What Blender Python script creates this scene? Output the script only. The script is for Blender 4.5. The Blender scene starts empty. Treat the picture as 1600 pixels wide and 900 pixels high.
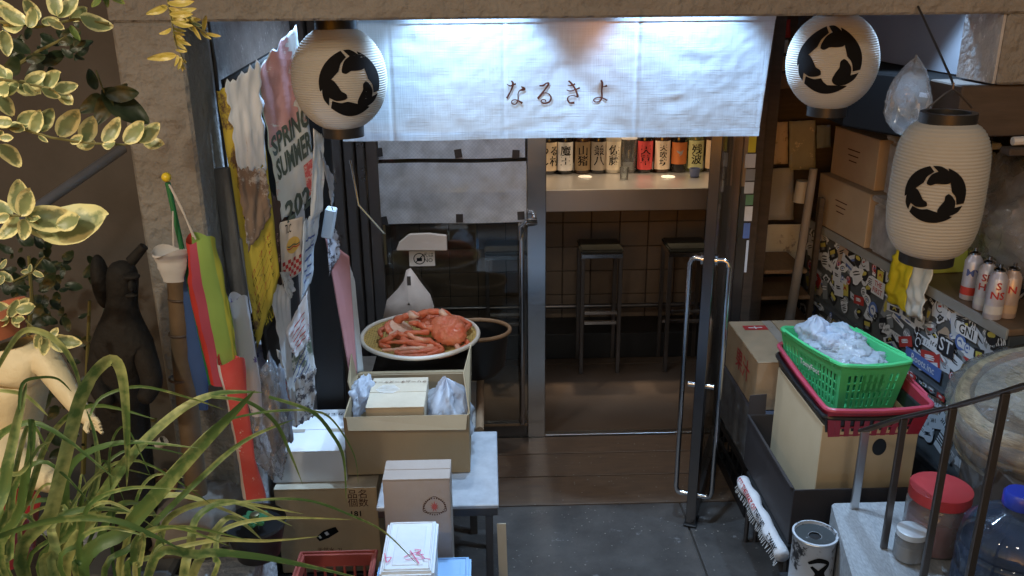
import bpy, bmesh, math, random
from math import sin, cos, pi, radians, sqrt, atan2, hypot
from mathutils import Vector, Matrix, noise
random.seed(7)
S = bpy.context.scene
COL = S.collection

# ------------------------------------------------------------------ camera
EYE = Vector((0, 0, 2.1)); FPX = 1350.0
PITCH, YAW, ROLL = radians(19.3), radians(1.5), radians(0.52)
FW = Vector((sin(YAW)*cos(PITCH), cos(YAW)*cos(PITCH), -sin(PITCH)))
RT = Vector((cos(YAW), -sin(YAW), 0)); UP = RT.cross(FW)
XR = RT*cos(ROLL) - UP*sin(ROLL); YU = RT*sin(ROLL) + UP*cos(ROLL)
cam = bpy.data.cameras.new('camera'); camo = bpy.data.objects.new('camera', cam); COL.objects.link(camo)
cam.sensor_width = 36; cam.lens = FPX/1600*36; cam.clip_start = .02; cam.clip_end = 200
mm = Matrix((XR, YU, -FW)).transposed().to_4x4(); mm.translation = EYE
camo.matrix_world = mm
S.camera = camo

# ------------------------------------------------------------------ world and lamps
w = bpy.data.worlds.new('World'); S.world = w; w.use_nodes = True
nt = w.node_tree; bg = nt.nodes['Background']
sky = nt.nodes.new('ShaderNodeTexSky'); sky.sky_type = 'NISHITA'; sky.sun_disc = False
sky.sun_elevation = radians(2.0); sky.sun_rotation = radians(200)
nt.links.new(sky.outputs[0], bg.inputs[0]); bg.inputs[1].default_value = SKY_STRENGTH = 0.15
S.view_settings.view_transform = 'Standard'; S.view_settings.look = 'None'
S.view_settings.exposure = 0.55; S.view_settings.gamma = 1

def lamp(name, kind, loc, power, col, aim=None, **kw):
    l = bpy.data.lights.new(name, kind); l.energy = power; l.color = col
    for k, v in kw.items(): setattr(l, k, v)
    o = bpy.data.objects.new(name, l); COL.objects.link(o); o.location = loc
    if aim is not None: o.rotation_euler = (Vector(aim)-Vector(loc)).to_track_quat('-Z', 'Y').to_euler()
    return o
COOL = (.45, .69, 1.0); WARM = (1.0, .74, .48); STREET = (1.0, .86, .66)
lamp('recess_or_fill_beam', 'SPOT', (-.04, 2.71, 2.305), 54, COOL, (-.10, 2.62, 0), spot_size=radians(84), spot_blend=.3, shadow_soft_size=.03)
lamp('recess_or_fill_beam', 'SPOT', (.62, 2.71, 2.305), 54, COOL, (.62, 2.62, 0), spot_size=radians(84), spot_blend=.3, shadow_soft_size=.03)
lamp('recess_or_fill_beam', 'SPOT', (1.33, 2.72, 2.305), 34, COOL, (1.36, 2.60, 0), spot_size=radians(84), spot_blend=.3, shadow_soft_size=.03)
lamp('recess_or_fill_beam', 'SPOT', (-.46, 2.76, 2.305), 40, COOL, (-.72, 2.52, 1.05), spot_size=radians(50), spot_blend=.9, shadow_soft_size=.03)  # added fill for the posters and white box, without a fitting
lamp('small_bulb_glow', 'POINT', (.375, 2.95, 1.955), 1.3, (1, .35, .12), shadow_soft_size=.015)
lamp('inner_fill_beam', 'SPOT', (-.15, 3.28, 2.305), 19, (.74, .86, 1), (-.15, 3.3, 0), spot_size=radians(140), spot_blend=.6, shadow_soft_size=.05)  # added fill to brighten the frosted sheets on the door
lamp('street_or_fill_glow', 'POINT', (-1.3, -1.1, 3.55), 17, STREET, shadow_soft_size=.12)
lamp('street_or_fill_glow', 'POINT', (.25, -1.9, 3.95), 60, (1, .93, .82), shadow_soft_size=.15)  # added fill light behind the viewer, for the right side and box fronts
lamp('leaf_fill_beam', 'SPOT', (-1.2, .42, 2.62), 40, STREET, (-.82, 1.25, 1.50), spot_size=radians(96), spot_blend=.9, shadow_soft_size=.05)  # added spot, out of view, that brightens the leaves
for _x in (-.1, .6, 1.15):
    lamp('counter_downlight_beam', 'SPOT', (_x, 5.08, 2.33), 78, WARM, (_x, 5.14, 0), spot_size=radians(54), spot_blend=.7, shadow_soft_size=.04)
lamp('entry_downlight_beam', 'SPOT', (.55, 3.93, 2.30), 15, WARM, (.55, 3.38, 0), spot_size=radians(62), spot_blend=.6, shadow_soft_size=.05)

# ------------------------------------------------------------------ helpers
def at(px, py, Y):
    d = FW + XR*(px-800)/FPX - YU*(py-450)/FPX
    return EYE + d*(Y/d.y)
def fz(px, py, z=0.):
    d = FW + XR*(px-800)/FPX - YU*(py-450)/FPX
    return EYE + d*((z-2.1)/d.z)
def ax(px, py, X):
    d = FW + XR*(px-800)/FPX - YU*(py-450)/FPX
    return EYE + d*(X/d.x)

MATS = {}
def mat(name, col, rough=.6, metal=0., col2=None, ns=8., amt=.5, bump=0., bs=60., bd=.002, spec=.5, trans=0., alpha=1., emit=0., coat=0., stretch=None, sharp=.2, spots=None, coord='Object', sheen=0., det=5.):
    """procedural surface: base colour mixed with a second one by noise, plus fine relief"""
    if name in MATS: return MATS[name]
    m = bpy.data.materials.new(name); m.use_nodes = True; n = m.node_tree.nodes; L = m.node_tree.links
    b = n['Principled BSDF']; out = n['Material Output']
    tc = n.new('ShaderNodeTexCoord'); mp = n.new('ShaderNodeMapping'); L.new(tc.outputs[coord], mp.inputs[0])
    if stretch: mp.inputs['Scale'].default_value = stretch
    if col2 is None: col2 = tuple(c*.72 for c in col)
    no = n.new('ShaderNodeTexNoise'); no.inputs['Scale'].default_value = ns; no.inputs['Detail'].default_value = det; no.inputs['Roughness'].default_value = .65
    L.new(mp.outputs[0], no.inputs[0])
    cr = n.new('ShaderNodeValToRGB'); cr.color_ramp.elements[0].position = .5-sharp; cr.color_ramp.elements[1].position = .5+sharp
    c1 = tuple(a*(1-amt)+b_*amt for a, b_ in zip(col, col2))
    cr.color_ramp.elements[0].color = (*c1, 1); cr.color_ramp.elements[1].color = (*col, 1)
    L.new(no.outputs[0], cr.inputs[0]); colout = cr.outputs[0]
    if spots:
        sc, thr, sc_col = spots
        n2 = n.new('ShaderNodeTexNoise'); n2.inputs['Scale'].default_value = sc; n2.inputs['Detail'].default_value = 8; n2.inputs['Roughness'].default_value = .75
        L.new(mp.outputs[0], n2.inputs[0])
        r2 = n.new('ShaderNodeValToRGB'); r2.color_ramp.elements[0].position = thr; r2.color_ramp.elements[1].position = min(1, thr+.05)
        L.new(n2.outputs[0], r2.inputs[0])
        mx = n.new('ShaderNodeMix'); mx.data_type = 'RGBA'; L.new(r2.outputs[0], mx.inputs[0]); L.new(colout, mx.inputs[6]); mx.inputs[7].default_value = (*sc_col, 1)
        colout = mx.outputs[2]
    L.new(colout, b.inputs['Base Color'])
    b.inputs['Roughness'].default_value = rough; b.inputs['Metallic'].default_value = metal
    b.inputs['Specular IOR Level'].default_value = spec; b.inputs['Coat Weight'].default_value = coat
    mr = n.new('ShaderNodeMapRange'); mr.inputs['To Min'].default_value = max(0, rough-.1); mr.inputs['To Max'].default_value = min(1, rough+.12)
    L.new(no.outputs[0], mr.inputs[0]); L.new(mr.outputs[0], b.inputs['Roughness'])
    if bump:
        nb = n.new('ShaderNodeTexNoise'); nb.inputs['Scale'].default_value = bs; nb.inputs['Detail'].default_value = 6
        L.new(mp.outputs[0], nb.inputs[0]); bp = n.new('ShaderNodeBump'); bp.inputs['Strength'].default_value = bump; bp.inputs['Distance'].default_value = bd
        L.new(nb.outputs[0], bp.inputs['Height']); L.new(bp.outputs[0], b.inputs['Normal'])
    sh = b.outputs[0]
    if trans:
        t = n.new('ShaderNodeBsdfTranslucent'); L.new(colout, t.inputs[0]); a = n.new('ShaderNodeMixShader'); a.inputs[0].default_value = trans
        L.new(sh, a.inputs[1]); L.new(t.outputs[0], a.inputs[2]); sh = a.outputs[0]
    if alpha < 1:
        t = n.new('ShaderNodeBsdfTransparent'); a = n.new('ShaderNodeMixShader'); a.inputs[0].default_value = alpha
        L.new(t.outputs[0], a.inputs[1]); L.new(sh, a.inputs[2]); sh = a.outputs[0]
    if emit:
        b.inputs['Emission Color'].default_value = (*col, 1); b.inputs['Emission Strength'].default_value = emit
    L.new(sh, out.inputs[0]); MATS[name] = m; return m

def film(name, tint=(1, 1, 1), gl=.5, rough=.05, bump=0., bs=20., milky=0., mcol=(.8, .82, .85)):
    """clear sheet: transparent with a fresnel gloss, optionally milky"""
    if name in MATS: return MATS[name]
    m = bpy.data.materials.new(name); m.use_nodes = True; n = m.node_tree.nodes; L = m.node_tree.links
    n.remove(n['Principled BSDF']); out = n['Material Output']
    t = n.new('ShaderNodeBsdfTransparent'); t.inputs[0].default_value = (*tint, 1)
    g = n.new('ShaderNodeBsdfGlossy'); g.inputs['Roughness'].default_value = rough
    lw = n.new('ShaderNodeLayerWeight'); lw.inputs[0].default_value = .35
    mt = n.new('ShaderNodeMath'); mt.operation = 'MULTIPLY_ADD'; L.new(lw.outputs['Fresnel'], mt.inputs[0]); mt.inputs[1].default_value = gl; mt.inputs[2].default_value = .02
    base = t.outputs[0]
    tc = n.new('ShaderNodeTexCoord')
    if milky:
        d = n.new('ShaderNodeBsdfDiffuse'); d.inputs[0].default_value = (*mcol, 1); tl = n.new('ShaderNodeBsdfTranslucent'); tl.inputs[0].default_value = (*mcol, 1)
        dm = n.new('ShaderNodeMixShader'); dm.inputs[0].default_value = .45; L.new(d.outputs[0], dm.inputs[1]); L.new(tl.outputs[0], dm.inputs[2])
        no = n.new('ShaderNodeTexNoise'); no.inputs['Scale'].default_value = 14; no.inputs['Detail'].default_value = 5; L.new(tc.outputs['Object'], no.inputs[0])
        mr = n.new('ShaderNodeMapRange'); mr.inputs['From Min'].default_value = .3; mr.inputs['From Max'].default_value = .7; mr.inputs['To Min'].default_value = milky*.6; mr.inputs['To Max'].default_value = min(1, milky*1.4)
        L.new(no.outputs[0], mr.inputs[0])
        a = n.new('ShaderNodeMixShader'); L.new(mr.outputs[0], a.inputs[0]); L.new(base, a.inputs[1]); L.new(dm.outputs[0], a.inputs[2]); base = a.outputs[0]
    if bump:
        nb = n.new('ShaderNodeTexNoise'); nb.inputs['Scale'].default_value = bs; L.new(tc.outputs['Object'], nb.inputs[0])
        bp = n.new('ShaderNodeBump'); bp.inputs['Strength'].default_value = bump; bp.inputs['Distance'].default_value = .01; L.new(nb.outputs[0], bp.inputs['Height']); L.new(bp.outputs[0], g.inputs['Normal'])
    a = n.new('ShaderNodeMixShader'); L.new(mt.outputs[0], a.inputs[0]); L.new(base, a.inputs[1]); L.new(g.outputs[0], a.inputs[2])
    L.new(a.outputs[0], out.inputs[0]); MATS[name] = m; return m

ROOT = {}
def rootmat(o):
    while o.parent: o = o.parent
    return ROOT.get(o.name, Matrix.Identity(4))
def tag(o, label=None, cat=None, group=None, kind=None):
    for k, v in (('label', label), ('category', cat), ('group', group), ('kind', kind)):
        if v: o[k] = v
    return o
def thing(name, label, cat, loc=(0, 0, 0), rz=0., group=None):
    o = bpy.data.objects.new(name, None); COL.objects.link(o); o.empty_display_size = .05
    o.location = loc; o.rotation_euler = (0, 0, rz)
    ROOT[o.name] = Matrix.Translation(Vector(loc)) @ Matrix.Rotation(rz, 4, 'Z')
    return tag(o, label, cat, group)
def kids(o): return [c for c in bpy.data.objects if c.parent == o]
def dup(root, loc, rz=0., label=None, group=None, scale=None, rot=None):
    def cp(o, par):
        c = o.copy(); COL.objects.link(c); c.parent = par
        for ch in o.children: cp(ch, c)
        return c
    r = cp(root, None); r.location = loc; r.rotation_euler = rot or (0, 0, rz)
    if scale: r.scale = (scale,)*3 if not hasattr(scale, '__len__') else scale
    if label: r['label'] = label
    if group: r['group'] = group
    return r

class MB:
    def __init__(s): s.v = []; s.f = []; s.mi = []; s.m = 0
    def add(s, vs, fs):
        k = len(s.v); s.v += [Vector(v) for v in vs]
        for f in fs: s.f.append([k+i for i in f]); s.mi.append(s.m)
        return s
    def box(s, x0, x1, y0, y1, z0, z1):
        return s.add([(x, y, z) for z in (z0, z1) for y in (y0, y1) for x in (x0, x1)],
                     [(0, 2, 3, 1), (4, 5, 7, 6), (0, 1, 5, 4), (2, 6, 7, 3), (0, 4, 6, 2), (1, 3, 7, 5)])
    def obox(s, c, size, M=None):
        k = len(s.v); a, b, d = [q/2 for q in size]; s.box(-a, a, -b, b, -d, d); M = M or Matrix.Identity(3); c = Vector(c)
        for i in range(k, len(s.v)): s.v[i] = M @ s.v[i] + c
        return s
    def bar(s, p0, p1, wd, ht, up=(0, 0, 1)):
        p0 = Vector(p0); p1 = Vector(p1); d = (p1-p0); l = d.length; d.normalize(); u = Vector(up)
        sd = d.cross(u); sd = sd.normalized() if sd.length > 1e-4 else Vector((1, 0, 0)); u = sd.cross(d)
        M = Matrix((sd, d, u)).transposed(); return s.obox((p0+p1)/2, (wd, l, ht), M)
    def tube(s, pts, r, n=8, caps=True, closed=False):
        pts = [Vector(p) for p in pts]; N = len(pts); rs = r if hasattr(r, '__len__') else [r]*N
        k = len(s.v); prev = None; vs = []
        for i, p in enumerate(pts):
            if closed: t = pts[(i+1) % N]-pts[i-1]
            else: t = pts[min(i+1, N-1)]-pts[max(i-1, 0)]
            t = t.normalized() if t.length > 1e-9 else Vector((0, 0, 1))
            if prev is None: a = t.orthogonal().normalized()
            else:
                a = prev - t*prev.dot(t); a = a.normalized() if a.length > 1e-6 else t.orthogonal().normalized()
            prev = a; b = t.cross(a)
            for j in range(n): q = 2*pi*j/n; vs.append(p+(a*cos(q)+b*sin(q))*rs[i])
        fs = []
        for i in range(N if closed else N-1):
            for j in range(n): i2 = (i+1) % N; fs.append((i*n+j, i*n+(j+1) % n, i2*n+(j+1) % n, i2*n+j))
        if caps and not closed: fs += [tuple(range(n))[::-1], tuple((N-1)*n+j for j in range(n))]
        return s.add(vs, fs)
    def cyl(s, p0, p1, r0, r1=None, n=20, caps=True): return s.tube([p0, p1], [r0, r0 if r1 is None else r1], n, caps)
    def lathe(s, prof, o=(0, 0, 0), n=32, a0=0., a1=2*pi, M=None):
        o = Vector(o); full = abs(a1-a0-2*pi) < 1e-6; c = n if full else n+1; vs = []; fs = []
        for r, z in prof:
            for j in range(c):
                q = a0+(a1-a0)*j/n; p = Vector((r*cos(q), r*sin(q), z)); vs.append((M @ p if M else p)+o)
        for i in range(len(prof)-1):
            for j in range(n): j2 = (j+1) % c; fs.append((i*c+j, i*c+j2, (i+1)*c+j2, (i+1)*c+j))
        return s.add(vs, fs)
    def grid(s, fn, nu, nv, wrap=False, flip=False):
        vs = [fn(i/nu, j/nv) for j in range(nv+1) for i in range(nu if wrap else nu+1)]; c = nu if wrap else nu+1; fs = []
        for j in range(nv):
            for i in range(nu): i2 = (i+1) % c; f = (j*c+i, j*c+i2, (j+1)*c+i2, (j+1)*c+i); fs.append(f[::-1] if flip else f)
        return s.add(vs, fs)
    def prism(s, poly, fn, h0, h1):
        n = len(poly); return s.add([fn(x, y, h0) for x, y in poly]+[fn(x, y, h1) for x, y in poly],
            [tuple(range(n))[::-1], tuple(range(n, 2*n))]+[(i, (i+1) % n, n+(i+1) % n, n+i) for i in range(n)])
    def blob(s, c, r, n=10, M=None, jit=0., seed=0):
        r = r if hasattr(r, '__len__') else (r, r, r); c = Vector(c)
        def fn(u, v):
            th = 2*pi*u; ph = pi*v; p = Vector((cos(th)*sin(ph), sin(th)*sin(ph), cos(ph)))
            k = 1+jit*noise.noise(p*2.3+Vector((seed, seed*1.7, 0))); p = Vector((p.x*r[0]*k, p.y*r[1]*k, p.z*r[2]*k)); return (M @ p if M else p)+c
        return s.grid(fn, n+4, n, wrap=True)
    def xf(s, M):
        s.v = [M @ v for v in s.v]; return s
    def build(s, name, m, parent=None, smooth=False, bevel=0., seg=1, solid=0., weld=False, subd=0, kind=None):
        me = bpy.data.meshes.new(name); inv = rootmat(parent).inverted() if parent else Matrix.Identity(4)
        me.from_pydata([inv @ v for v in s.v], [], s.f); ms = m if isinstance(m, (list, tuple)) else [m]
        for x in ms: me.materials.append(x)
        for p, i in zip(me.polygons, s.mi): p.material_index = i
        bm = bmesh.new(); bm.from_mesh(me)
        if weld: bmesh.ops.remove_doubles(bm, verts=bm.verts, dist=1e-5)
        if bevel: bmesh.ops.bevel(bm, geom=[e for e in bm.edges if len(e.link_faces) == 2 and e.calc_face_angle(0) > .6], offset=bevel, segments=seg, affect='EDGES', clamp_overlap=True)
        bmesh.ops.recalc_face_normals(bm, faces=bm.faces)
        if solid: bmesh.ops.solidify(bm, geom=bm.faces[:], thickness=solid)
        bm.to_mesh(me); bm.free()
        if smooth:
            for p in me.polygons: p.use_smooth = True
            if smooth != 'all':
                try: me.set_sharp_from_angle(angle=radians(40))
                except Exception: pass
        o = bpy.data.objects.new(name, me); COL.objects.link(o)
        if parent: o.parent = parent
        if kind: o['kind'] = kind
        return o

def bx(name, x0, x1, y0, y1, z0, z1, m, parent=None, bevel=.004, kind=None):
    return MB().box(x0, x1, y0, y1, z0, z1).build(name, m, parent, bevel=bevel, kind=kind)

def plane_fn(o, u, v):
    """maps (a,b,h) to a point: o + a*u + b*v + h*normal"""
    o = Vector(o); u = Vector(u).normalized(); v = Vector(v); v = (v-u*v.dot(u)).normalized(); n = u.cross(v)
    return lambda a, b, h=0.: o+u*a+v*b+n*h
def patch_fn(c, off=0.):
    """bilinear patch of four corners: lower-left, lower-right, upper-right, upper-left"""
    c = [Vector(q) for q in c]; n = (c[1]-c[0]).cross(c[3]-c[0]).normalized()
    return lambda a, b, h=0.: (c[0]*(1-a)+c[1]*a)*(1-b)+(c[3]*(1-a)+c[2]*a)*b+n*h
FONT = {}
def text_polys(s, bold=0.):
    key = (s, bold)
    if key not in FONT:
        c = bpy.data.curves.new('t', 'FONT'); c.body = s; c.align_x = 'CENTER'; c.align_y = 'CENTER'; c.offset = bold; c.resolution_u = 2; c.space_line = .95
        o = bpy.data.objects.new('t', c); COL.objects.link(o); dg = bpy.context.evaluated_depsgraph_get()
        me = bpy.data.meshes.new_from_object(o.evaluated_get(dg)); FONT[key] = ([v.co.copy() for v in me.vertices], [tuple(p.vertices) for p in me.polygons])
        bpy.data.objects.remove(o); bpy.data.meshes.remove(me)
    return FONT[key]
def text(s, size, fn, m, parent, cx=0., cy=0., rot=0., sx=1., bold=0., name='lettering', off=.0012):
    vs, fs = text_polys(s, bold); b = MB(); cr, sr = cos(rot), sin(rot)
    b.add([fn(cx+(v.x*sx*cr-v.y*sr)*size, cy+(v.x*sx*sr+v.y*cr)*size, off) for v in vs], fs)
    me_o = b.build(name, m, parent); return me_o
def stroke(b, pts, wd, fn, off=.0012, n=7):
    """brush stroke of varying width along a smooth curve"""
    P = [Vector((p[0], p[1])) for p in pts]; W = wd if hasattr(wd, '__len__') else [wd]*len(P); Q = []; q = []
    for i in range(len(P)-1):
        p0 = P[max(i-1, 0)]; p1 = P[i]; p2 = P[i+1]; p3 = P[min(i+2, len(P)-1)]
        for k in range(n):
            t = k/n; Q.append(.5*((2*p1)+(p2-p0)*t+(2*p0-5*p1+4*p2-p3)*t*t+(3*p1-p0-3*p2+p3)*t**3)); q.append(W[i]*(1-t)+W[i+1]*t)
    Q.append(P[-1]); q.append(W[-1]); vs = []
    for i, p in enumerate(Q):
        t = (Q[min(i+1, len(Q)-1)]-Q[max(i-1, 0)]); t = t.normalized() if t.length > 1e-9 else Vector((1, 0)); nn = Vector((-t.y, t.x))*q[i]/2
        vs += [fn(p.x+nn.x, p.y+nn.y, off), fn(p.x-nn.x, p.y-nn.y, off)]
    b.add(vs, [(2*i, 2*i+1, 2*i+3, 2*i+2) for i in range(len(Q)-1)]); return b
def fine_poly(b, poly, fn, step, off=.0015):
    """flat outline cut into small faces so that it can follow a curved surface"""
    bm = bmesh.new(); bm.faces.new([bm.verts.new((x, y, 0)) for x, y in poly]); bmesh.ops.triangulate(bm, faces=bm.faces[:])
    xs = [p[0] for p in poly]; ys = [p[1] for p in poly]
    for a, lo, hi in ((0, min(xs), max(xs)), (1, min(ys), max(ys))):
        q = lo+step
        while q < hi:
            bmesh.ops.bisect_plane(bm, geom=bm.verts[:]+bm.edges[:]+bm.faces[:], plane_co=(q, q, 0), plane_no=(1, 0, 0) if a == 0 else (0, 1, 0)); q += step
    bm.verts.ensure_lookup_table(); bm.verts.index_update()
    b.add([fn(v.co.x, v.co.y, off) for v in bm.verts], [tuple(v.index for v in f.verts) for f in bm.faces]); bm.free(); return b
def skin(name, pts, edges, radii, m, parent, sub=2):
    inv = rootmat(parent).inverted() if parent else Matrix.Identity(4)
    me = bpy.data.meshes.new(name); me.from_pydata([inv @ Vector(p) for p in pts], edges, [])
    o = bpy.data.objects.new(name, me); COL.objects.link(o)
    mod = o.modifiers.new('s', 'SKIN'); mod.use_smooth_shade = True
    for i, v in enumerate(me.skin_vertices[0].data):
        r = radii[i]; v.radius = r if hasattr(r, '__len__') else (r, r); v.use_root = (i == 0)
    sd = o.modifiers.new('d', 'SUBSURF'); sd.levels = sub; sd.render_levels = sub
    dg = bpy.context.evaluated_depsgraph_get(); nm = bpy.data.meshes.new_from_object(o.evaluated_get(dg)); o.modifiers.clear(); o.data = nm
    nm.materials.clear(); nm.materials.append(m)
    for p in nm.polygons: p.use_smooth = True
    if parent: o.parent = parent
    return o
# ------------------------------------------------------------------ materials
CONC = mat('rough_concrete', (.27, .262, .245), .95, col2=(.18, .17, .155), ns=4, amt=.8, bump=1, bs=34, bd=.02, spots=(5, .62, (.3, .27, .23)))
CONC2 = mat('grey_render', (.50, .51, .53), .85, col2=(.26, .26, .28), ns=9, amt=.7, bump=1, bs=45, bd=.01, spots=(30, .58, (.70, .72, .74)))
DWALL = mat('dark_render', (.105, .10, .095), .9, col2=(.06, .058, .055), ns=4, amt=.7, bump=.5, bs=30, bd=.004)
PLAST = mat('pale_plaster', (.55, .57, .6), .8, col2=(.42, .43, .46), ns=3, amt=.6, bump=.1, bs=50)
FLOORM = mat('dark_floor_stone', (.098, .088, .082), .38, col2=(.034, .031, .03), ns=4, amt=.9, bump=.6, bs=26, bd=.005, spots=(9, .61, (.19, .185, .185)), det=12)
THRESH = mat('brown_slab', (.16, .105, .07), .42, col2=(.07, .052, .042), ns=9, amt=.7, bump=.15, bs=50, stretch=(1, 6, 1))
INFLOOR = mat('inner_floor', (.105, .072, .05), .5, col2=(.07, .048, .034), ns=5, amt=.7, bump=.1)
TILEM = mat('brown_tile', (.18, .125, .085), .4, col2=(.10, .075, .058), ns=7, amt=.6, bump=.1, bs=30)
GROUT = mat('dark_grout', (.06, .047, .038), .9)
STEEL = mat('brushed_steel', (.62, .61, .6), .34, 1., col2=(.54, .53, .52), ns=2, amt=.3)
STEELH = mat('polished_steel', (.62, .62, .63), .16, 1., ns=10, amt=.2)
DARKST = mat('smoked_steel', (.20, .20, .21), .2, 1., ns=4, amt=.4)
DSTEEL = mat('dark_bronze_frame', (.16, .145, .14), .3, .8, col2=(.1, .09, .085), ns=5, amt=.5)
BLACK = mat('black_paint', (.012, .012, .013), .45, ns=30, amt=.4)
BLACKP = mat('black_plastic', (.02, .02, .022), .35, ns=30, amt=.4, spec=.5)
DWOOD = mat('dark_wood', (.085, .06, .045), .6, col2=(.04, .028, .02), ns=6, amt=.8, stretch=(1, 1, 8), bump=.2)
WOOD = mat('worn_wood', (.30, .19, .11), .55, col2=(.17, .1, .055), ns=9, amt=.8, stretch=(8, 1, 8), bump=.2)
BAMB = mat('old_bamboo', (.16, .115, .07), .5, col2=(.08, .055, .035), ns=12, amt=.7, bump=.1)
KRAFT = mat('kraft_card', (.46, .33, .21), .8, col2=(.36, .26, .16), ns=5, amt=.8, bump=.5, bs=12, bd=.012, spots=(7, .68, (.36, .26, .17)))
KRAFT2 = mat('pale_card', (.58, .49, .37), .8, col2=(.46, .38, .28), ns=5, amt=.8, bump=.5, bs=12, bd=.012, spots=(14, .68, (.42, .34, .24)))
KRAFT3 = mat('pinkish_card', (.50, .41, .36), .8, col2=(.40, .32, .27), ns=5, amt=.8, bump=.5, bs=12, bd=.012, spots=(16, .68, (.36, .29, .25)))
WCARD = mat('white_card', (.76, .77, .8), .7, col2=(.66, .66, .68), ns=6, amt=.6, bump=.06, spots=(9, .7, (.6, .58, .55)))
FOAM = mat('white_foam', (.82, .85, .9), .65, col2=(.72, .75, .8), ns=25, amt=.6, bump=.3, bs=120, bd=.001)
BFOAM = mat('blue_foam', (.35, .58, .88), .6, col2=(.28, .48, .78), ns=20, amt=.5, bump=.25, bs=120, bd=.001)
PAPER = mat('white_paper', (.78, .79, .81), .7, col2=(.62, .62, .64), ns=5, amt=.6, bump=.3, bs=25, bd=.003, trans=.2)
INK = mat('black_ink', (.008, .008, .009), .9, spec=.15); INKG = mat('dark_green_ink', (.05, .085, .08), .6, col2=(.12, .15, .14), ns=25, amt=.5)
REDINK = mat('red_ink', (.5, .04, .04), .6); BLUEINK = mat('blue_ink', (.08, .13, .38), .6); PINKINK = mat('pink_marker', (.85, .13, .3), .6)
BROWNINK = mat('brown_ink', (.085, .026, .015), .8, spec=.2); WHITEINK = mat('white_ink', (.8, .8, .8), .6); YELINK = mat('yellow_ink', (.75, .65, .05), .6)
GLASS = film('door_glass', (.93, .95, .94), .55, .01)
WRAP = film('clear_wrap', (.93, .93, .94), .75, .12, bump=.9, bs=22, milky=.24)
MILKY = film('milky_plastic', (.9, .92, .95), .35, .2, bump=.6, bs=25, milky=.62)
GREYBIN = film('frosted_bin', (.85, .87, .9), .35, .3, milky=.62, mcol=(.74, .77, .82))

def noren_mat():
    m = mat('noren_linen', (.56, .65, .73), .85, col2=(.48, .57, .66), ns=4, amt=.45, trans=.33)
    n = m.node_tree.nodes; L = m.node_tree.links; b = n['Principled BSDF']; tc = n['Texture Coordinate']
    hs = []
    for sc in ((260, 3, 9), (9, 3, 260)):
        mp = n.new('ShaderNodeMapping'); mp.inputs['Scale'].default_value = sc; L.new(tc.outputs['Object'], mp.inputs[0])
        no = n.new('ShaderNodeTexNoise'); no.inputs['Scale'].default_value = 1; no.inputs['Detail'].default_value = 2; L.new(mp.outputs[0], no.inputs[0]); hs.append(no)
    ad = n.new('ShaderNodeMath'); ad.operation = 'ADD'; L.new(hs[0].outputs[0], ad.inputs[0]); L.new(hs[1].outputs[0], ad.inputs[1])
    bp = n.new('ShaderNodeBump'); bp.inputs['Strength'].default_value = .5; bp.inputs['Distance'].default_value = .0016; L.new(ad.outputs[0], bp.inputs['Height']); L.new(bp.outputs[0], b.inputs['Normal'])
    mr = n.new('ShaderNodeMapRange'); mr.inputs['From Min'].default_value = .7; mr.inputs['From Max'].default_value = 1.3; mr.inputs['To Min'].default_value = .86; mr.inputs['To Max'].default_value = 1.12; L.new(ad.outputs[0], mr.inputs[0])
    src = b.inputs['Base Color'].links[0].from_socket; mx = n.new('ShaderNodeMix'); mx.data_type = 'RGBA'; mx.blend_type = 'MULTIPLY'; mx.inputs[0].default_value = 1; L.new(src, mx.inputs[6]); L.new(mr.outputs[0], mx.inputs[7]); L.new(mx.outputs[2], b.inputs['Base Color'])
    return m
NOREN = noren_mat()

def frosted_mat():
    m = film('wired_sheet', (.8, .82, .86), .25, .35, milky=.9, mcol=(.72, .76, .82))
    n = m.node_tree.nodes; L = m.node_tree.links; tc = n['Texture Coordinate']; d = [x for x in n if x.type == 'BSDF_DIFFUSE'][0]
    out = []
    for a in (45, -45):
        mp = n.new('ShaderNodeMapping'); mp.inputs['Rotation'].default_value = (0, radians(a), 0); L.new(tc.outputs['Object'], mp.inputs[0])
        wv = n.new('ShaderNodeTexWave'); wv.inputs['Scale'].default_value = 26; wv.bands_direction = 'X'; L.new(mp.outputs[0], wv.inputs[0])
        gt = n.new('ShaderNodeMath'); gt.operation = 'GREATER_THAN'; gt.inputs[1].default_value = .93; L.new(wv.outputs['Fac'], gt.inputs[0]); out.append(gt)
    mx = n.new('ShaderNodeMath'); mx.operation = 'MAXIMUM'; L.new(out[0].outputs[0], mx.inputs[0]); L.new(out[1].outputs[0], mx.inputs[1])
    c = n.new('ShaderNodeMix'); c.data_type = 'RGBA'; c.inputs[6].default_value = (.60, .66, .76, 1); c.inputs[7].default_value = (.84, .88, .92, 1); L.new(mx.outputs[0], c.inputs[0]); L.new(c.outputs[2], d.inputs[0])
    return m
WIRED = frosted_mat()

# ------------------------------------------------------------------ setting
def struct(name, b, m, bevel=0., **k):
    o = b.build(name, m, bevel=bevel, **k); o['kind'] = 'structure'; return o
DY = 3.79                                              # plane of the glass doors
struct('ground', MB().box(-14, 14, -14, 12, -.3, -.05), FLOORM)
fl = struct('floor', MB().box(-3.2, 3.0, 1.9, 6.4, -.05, -.012), GROUT)
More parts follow.
